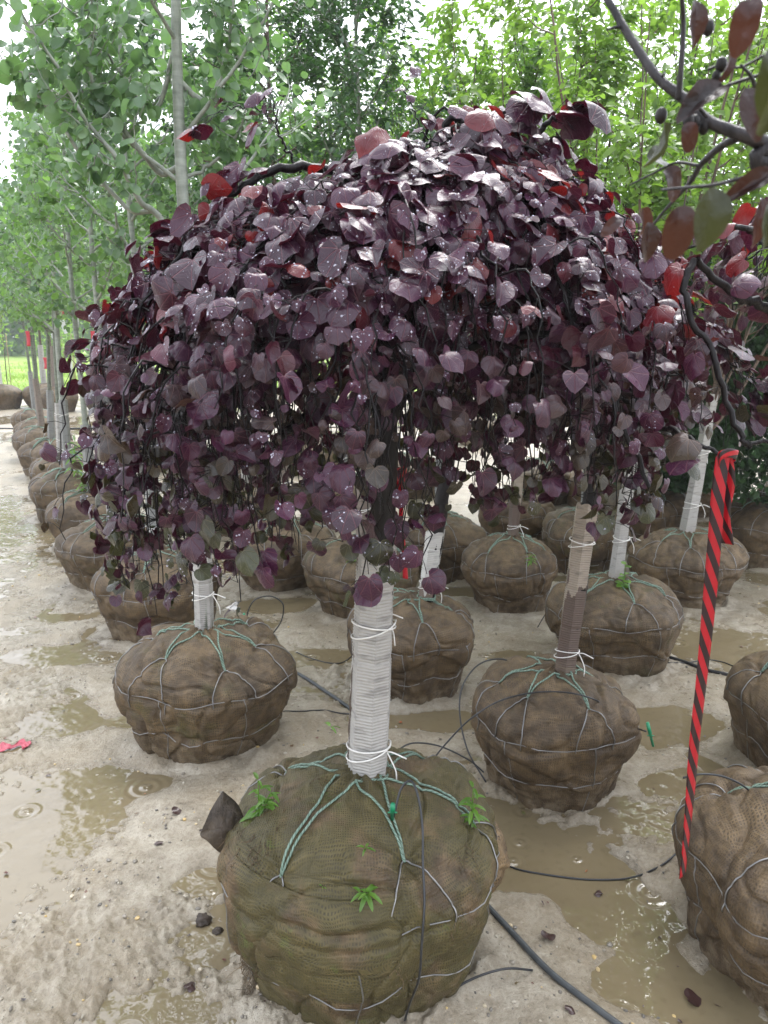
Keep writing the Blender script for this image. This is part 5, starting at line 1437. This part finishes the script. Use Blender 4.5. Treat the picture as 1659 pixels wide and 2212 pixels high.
weed(P(1148, 1215, 4.4), .05, 3, 'small yellow-green weed beside the torn brown guard', .04, seed=16)

# ------------------------------------------------------------ clods and fallen leaves
def clod(p, s, label, seed):
    th, ph = np.meshgrid(np.linspace(0, 2*PI, 25)[:-1], np.linspace(0.02, PI-.02, 14))
    X = np.cos(th)*np.sin(ph); Y = np.sin(th)*np.sin(ph); Z = np.cos(ph)
    d = 1+.28*noise3(X*2+seed, Y*2, Z*2, 1)+.15*noise3(X*5+seed, Y*5, Z*5, 2)+.08*noise3(X*11, Y*11, Z*11+seed, 3)
    V = np.stack([p[0]+X*d*s, p[1]+Y*d*s*.9, p[2]+Z*d*s*.65], -1).reshape(-1, 3); n, m = X.shape
    i = np.arange(n-1)[:, None]*m; j = np.arange(m)[None, :]; k = (j+1) % m
    o = build('soil_clod', V, [np.stack([i+j, i+m+j, i+m+k, i+k], -1).reshape(-1, 4)], M['soil'], org=np.array(p)); tag(o, label, 'clod', 'soil clods')
def gp(x, y, dz=0):
    p = G(x, y, .01); p[2] = max(float(ground_h(p[0], p[1])), WATER_Z)+dz; return p
clod(gp(438, 1990, .006), .024, 'dark clod of soil on the mud left of the mossy ball', 1)
clod(gp(470, 2010, .0), .015, 'smaller crumbling clod just right of the large dark clod', 4)
clod(gp(1600, 1990, .0), .022, 'wet dark clod under the right edge ball', 6)
def fallen(x, y, s, label, m, az, seed):
    p = gp(x, y, .008); a = Acc(); leaves(a, np.array([p]), unit(np.array([[.1, -.2, 1.0]])), np.array([[math.cos(az), math.sin(az), 0]]), np.array([s]), [HEARTS[seed % 6]])
    o = a.build('fallen_leaf', m, None, org=p); tag(o, label, 'leaf', 'single fallen leaves')
fallen(372, 1770, .035, 'dark red fallen leaf at the right shore of the left puddle', M['litter'], .4, 1)
fallen(345, 1840, .028, 'grey-brown fallen leaf below the dark red one', M['litter'], 2.0, 2)
fallen(402, 2140, .032, 'curled dark leaf low on the mud near the bottom left', M['litter'], 1.0, 3)
fallen(1182, 2040, .040, 'dark wet leaf on the mud right of the thick hose', M['litter'], 1.3, 4)
fallen(1300, 1935, .028, 'small plum leaf beside the pink petal', M['litter'], 2.3, 5)
fallen(1480, 2160, .045, 'large black rotten leaf near the bottom right', M['litter'], .1, 1)
fallen(1226, 2195, .03, 'curled dark leaf at the bottom right of the thick hose', M['litter'], .7, 2)

# ------------------------------------------------------------ crabapple branch close to the lens
def crabapple():
    root = thing('crabapple_tree', (1.02, .55, 0), 'crabapple reaching in from the right edge close to the lens, bare twigs with brown-red leaves', 'tree')
    b = Ball(1.02, .55, .36, .44, seed=99); rb = ball_mesh(b, M['burlap'], root, 80, 40)
    t = Acc(); t.tube(spline([[1.02, .55, .40], [1.04, .55, 1.0], [1.0, .56, 1.5], [1.02, .58, 2.4]], 20), np.linspace(.03, .016, 20), 10); t.build('trunk', M['bark_crab'], root)
    k = Acc(); d = .62
    main = [P(1300, -20, .66), P(1325, 20, .655), P(1345, 55, .65), P(1385, 118, .64), P(1425, 172, .63), P(1480, 215, .62), P(1530, 262, .61), P(1600, 290, .60), P(1650, 310, .60), P(1760, 380, .60), np.array([.7, .58, 1.8]), np.array([1.0, .56, 1.55])]
    q = spline(main, 70); k.tube(q, np.interp(np.arange(70), [0, 25, 45, 70], [.0026, .0036, .0047, .010]), 10)
    def tw(pts, r, r1=.0008, n=24): k.tube(spline(pts, n), np.linspace(r, r1, n), 7)
    tw([P(1472, 0-20, .60), P(1476, 60, .61), P(1470, 160, .615), P(1465, 215, .62)], .0016, .0024)
    tw([P(1605, 292, .60), P(1560, 315, .62), P(1515, 355, .64), P(1490, 395, .66), P(1440, 450, .68), P(1390, 510, .70)], .0034, .0008)
    tw([P(1512, 358, .64), P(1460, 352, .66), P(1410, 375, .68), P(1360, 400, .70)], .0014, .0007)
    tw([P(1345, 56, .65), P(1325, 60, .648), P(1312, 64, .645)], .0016, .0007)
    tw([P(1425, 172, .63), P(1434, 160, .625), P(1437, 152, .62)], .0014, .0004)
    tw([P(1535, 262, .61), P(1500, 225, .60), P(1490, 250, .60), P(1487, 262, .60)], .0014, .0010)
    tw([P(1642, 300, .60), P(1640, 230, .56), P(1625, 170, .54), P(1600, 140, .53)], .0022, .0009)
    tw([P(1530, 150, .58), P(1560, 140, .57), P(1600, 145, .56), P(1650, 120, .55)], .0010, .0009)
    tw([P(1525, 210, .58), P(1560, 190, .57), P(1600, 175, .56), P(1680, 150, .55)], .0012, .0012)
    tw([P(1700, 360, .48), P(1600, 385, .50), P(1540, 400, .50), P(1480, 405, .52), P(1430, 410, .54)], .0016, .0008)
    k.build('branches', M['bark_crab'], root)
    # fruitlets
    f = Acc()
    for x, y, dd, r in [(1487, 262, .60, .0040), (1500, 265, .605, .0042), (1520, 275, .61, .0040), (1558, 140, .57, .0038), (1547, 165, .57, .0030), (1395, 112+25, .62, .0), (1530, 60, .58, .0040), (1428, 262-12, .62, .0044), (1395, 490, .66, .0036)]:
        if r == 0: continue
        c = P(x, y, dd); f = Acc(); f.tube(np.array([c+[0, 0, r*1.3], c+[0, 0, r], c+[0, 0, r*.4], c-[0, 0, r*.4], c-[0, 0, r], c-[0, 0, r*1.3]]), [r*.25, r*.75, r, r, r*.7, r*.2], 10)
        f.build('fruit', M['bark_dark'], root)
    L = Acc(); L2 = Acc()
    def lf(acc, x, y, dd, s, tipx, tipy, nx=0, ny=-1, nz=.2, k=0, w=1.0):
        p = P(x, y, dd); tip = P(x+tipx, y+tipy, dd)-p
        leaves(acc, np.array([p]), unit(np.array([[nx, ny, nz]], float)), unit(tip[None]), np.array([s*.84]), [CRAB[k % 3]], None, np.array([w]))
    #            x     y    d    size  tip
    lf(L, 1500, 0, .56, .032, 10, 80, .3, -1, .2, 0, 1.0)
    lf(L, 1630, -10, .50, .036, -40, 110, -.4, -1, .3, 1, 1.0)
    lf(L, 1560, 190, .55, .040, -100, 80, .2, -1, .9, 2, 1.0)
    lf(L, 1620, 190, .52, .036, 10, 90, -.3, -1, .4, 0, 1.1)
    lf(L, 1540, 195, .55, .030, -50, 40, .1, -1, .7, 0, 1.0)
    lf(L, 1572, 100, .55, .026, -20, 110, .5, -.6, .3, 2, .7)
    lf(L2, 1700, 90, .40, .038, -30, 150, -.2, -1, .5, 1, 1.2)
    lf(L2, 1690, 110, .38, .040, 5, 170, .2, -1, .1, 2, 1.1)
    lf(L2, 1545, 405, .42, .036, -20, 130, .1, -1, .15, 0, 1.2)
    lf(L, 1480, 440, .43, .036, -30, 130, -.3, -1, .1, 1, 1.0)
    lf(L, 1670, 375, .46, .036, -110, 60, .2, -1, .5, 2, .7)
    lf(L, 1440, 360, .62, .030, 40, 80, .2, -1, .6, 1, 1.3)
    lf(L2, 1400, 345, .66, .034, 60, -30, .3, -1, .5, 0, 1.2)
    lf(L, 1400, 480, .60, .034, 10, 100, .2, -1, .1, 0, 1.0)
    lf(L, 1385, 450, .62, .026, 30, 60, .4, -1, .1, 2, 1.0)
    lf(L2, 1430, 265, .60, .036, 15, 110, .8, -.6, .1, 2, .6)
    lf(L, 1485, 262, .58, .024, 10, 60, -.2, -1, .2, 1, 1.1)
    lf(L, 1645, 425, .50, .034, -5, 90, .2, -1, .2, 0, .8)
    lf(L2, 1658, 440, .48, .030, 5, 80, .2, -1, .2, 0, .9)
    lf(L, 1340, 470, .64, .022, -30, 30, .2, -1, .6, 1, 1.0)
    L.build('crown', M['crab'], root)
    o = L2.build('crown', M['crab_b'], root); o['label'] = 'dull green leaves among the red-brown ones'
crabapple()

#@@HAZE
def haze():
    a = Acc(); x, y0, y1, z0, z1 = 170, -30, 230, -1.2, 14
    V = [[-x, y0, z0], [x, y0, z0], [x, y1, z0], [-x, y1, z0], [-x, y0, z1], [x, y0, z1], [x, y1, z1], [-x, y1, z1]]
    a.add(V, [[3, 2, 1, 0], [4, 5, 6, 7], [0, 1, 5, 4], [1, 2, 6, 5], [2, 3, 7, 6], [3, 0, 4, 7]])
    m = bpy.data.materials.new('thin_haze'); m.use_nodes = True; nt = m.node_tree; nt.nodes.clear()
    o = nt.nodes.new('ShaderNodeOutputMaterial'); v = nt.nodes.new('ShaderNodeVolumePrincipled')
    v.inputs['Color'].default_value = (0.9, 0.93, 0.96, 1); v.inputs['Density'].default_value = 0.0024; v.inputs['Anisotropy'].default_value = 0.2
    nt.links.new(v.outputs[0], o.inputs['Volume'])
    tag(a.build('haze', m, None, False), 'thin rain haze over the whole nursery', 'haze', kind='stuff')
haze()
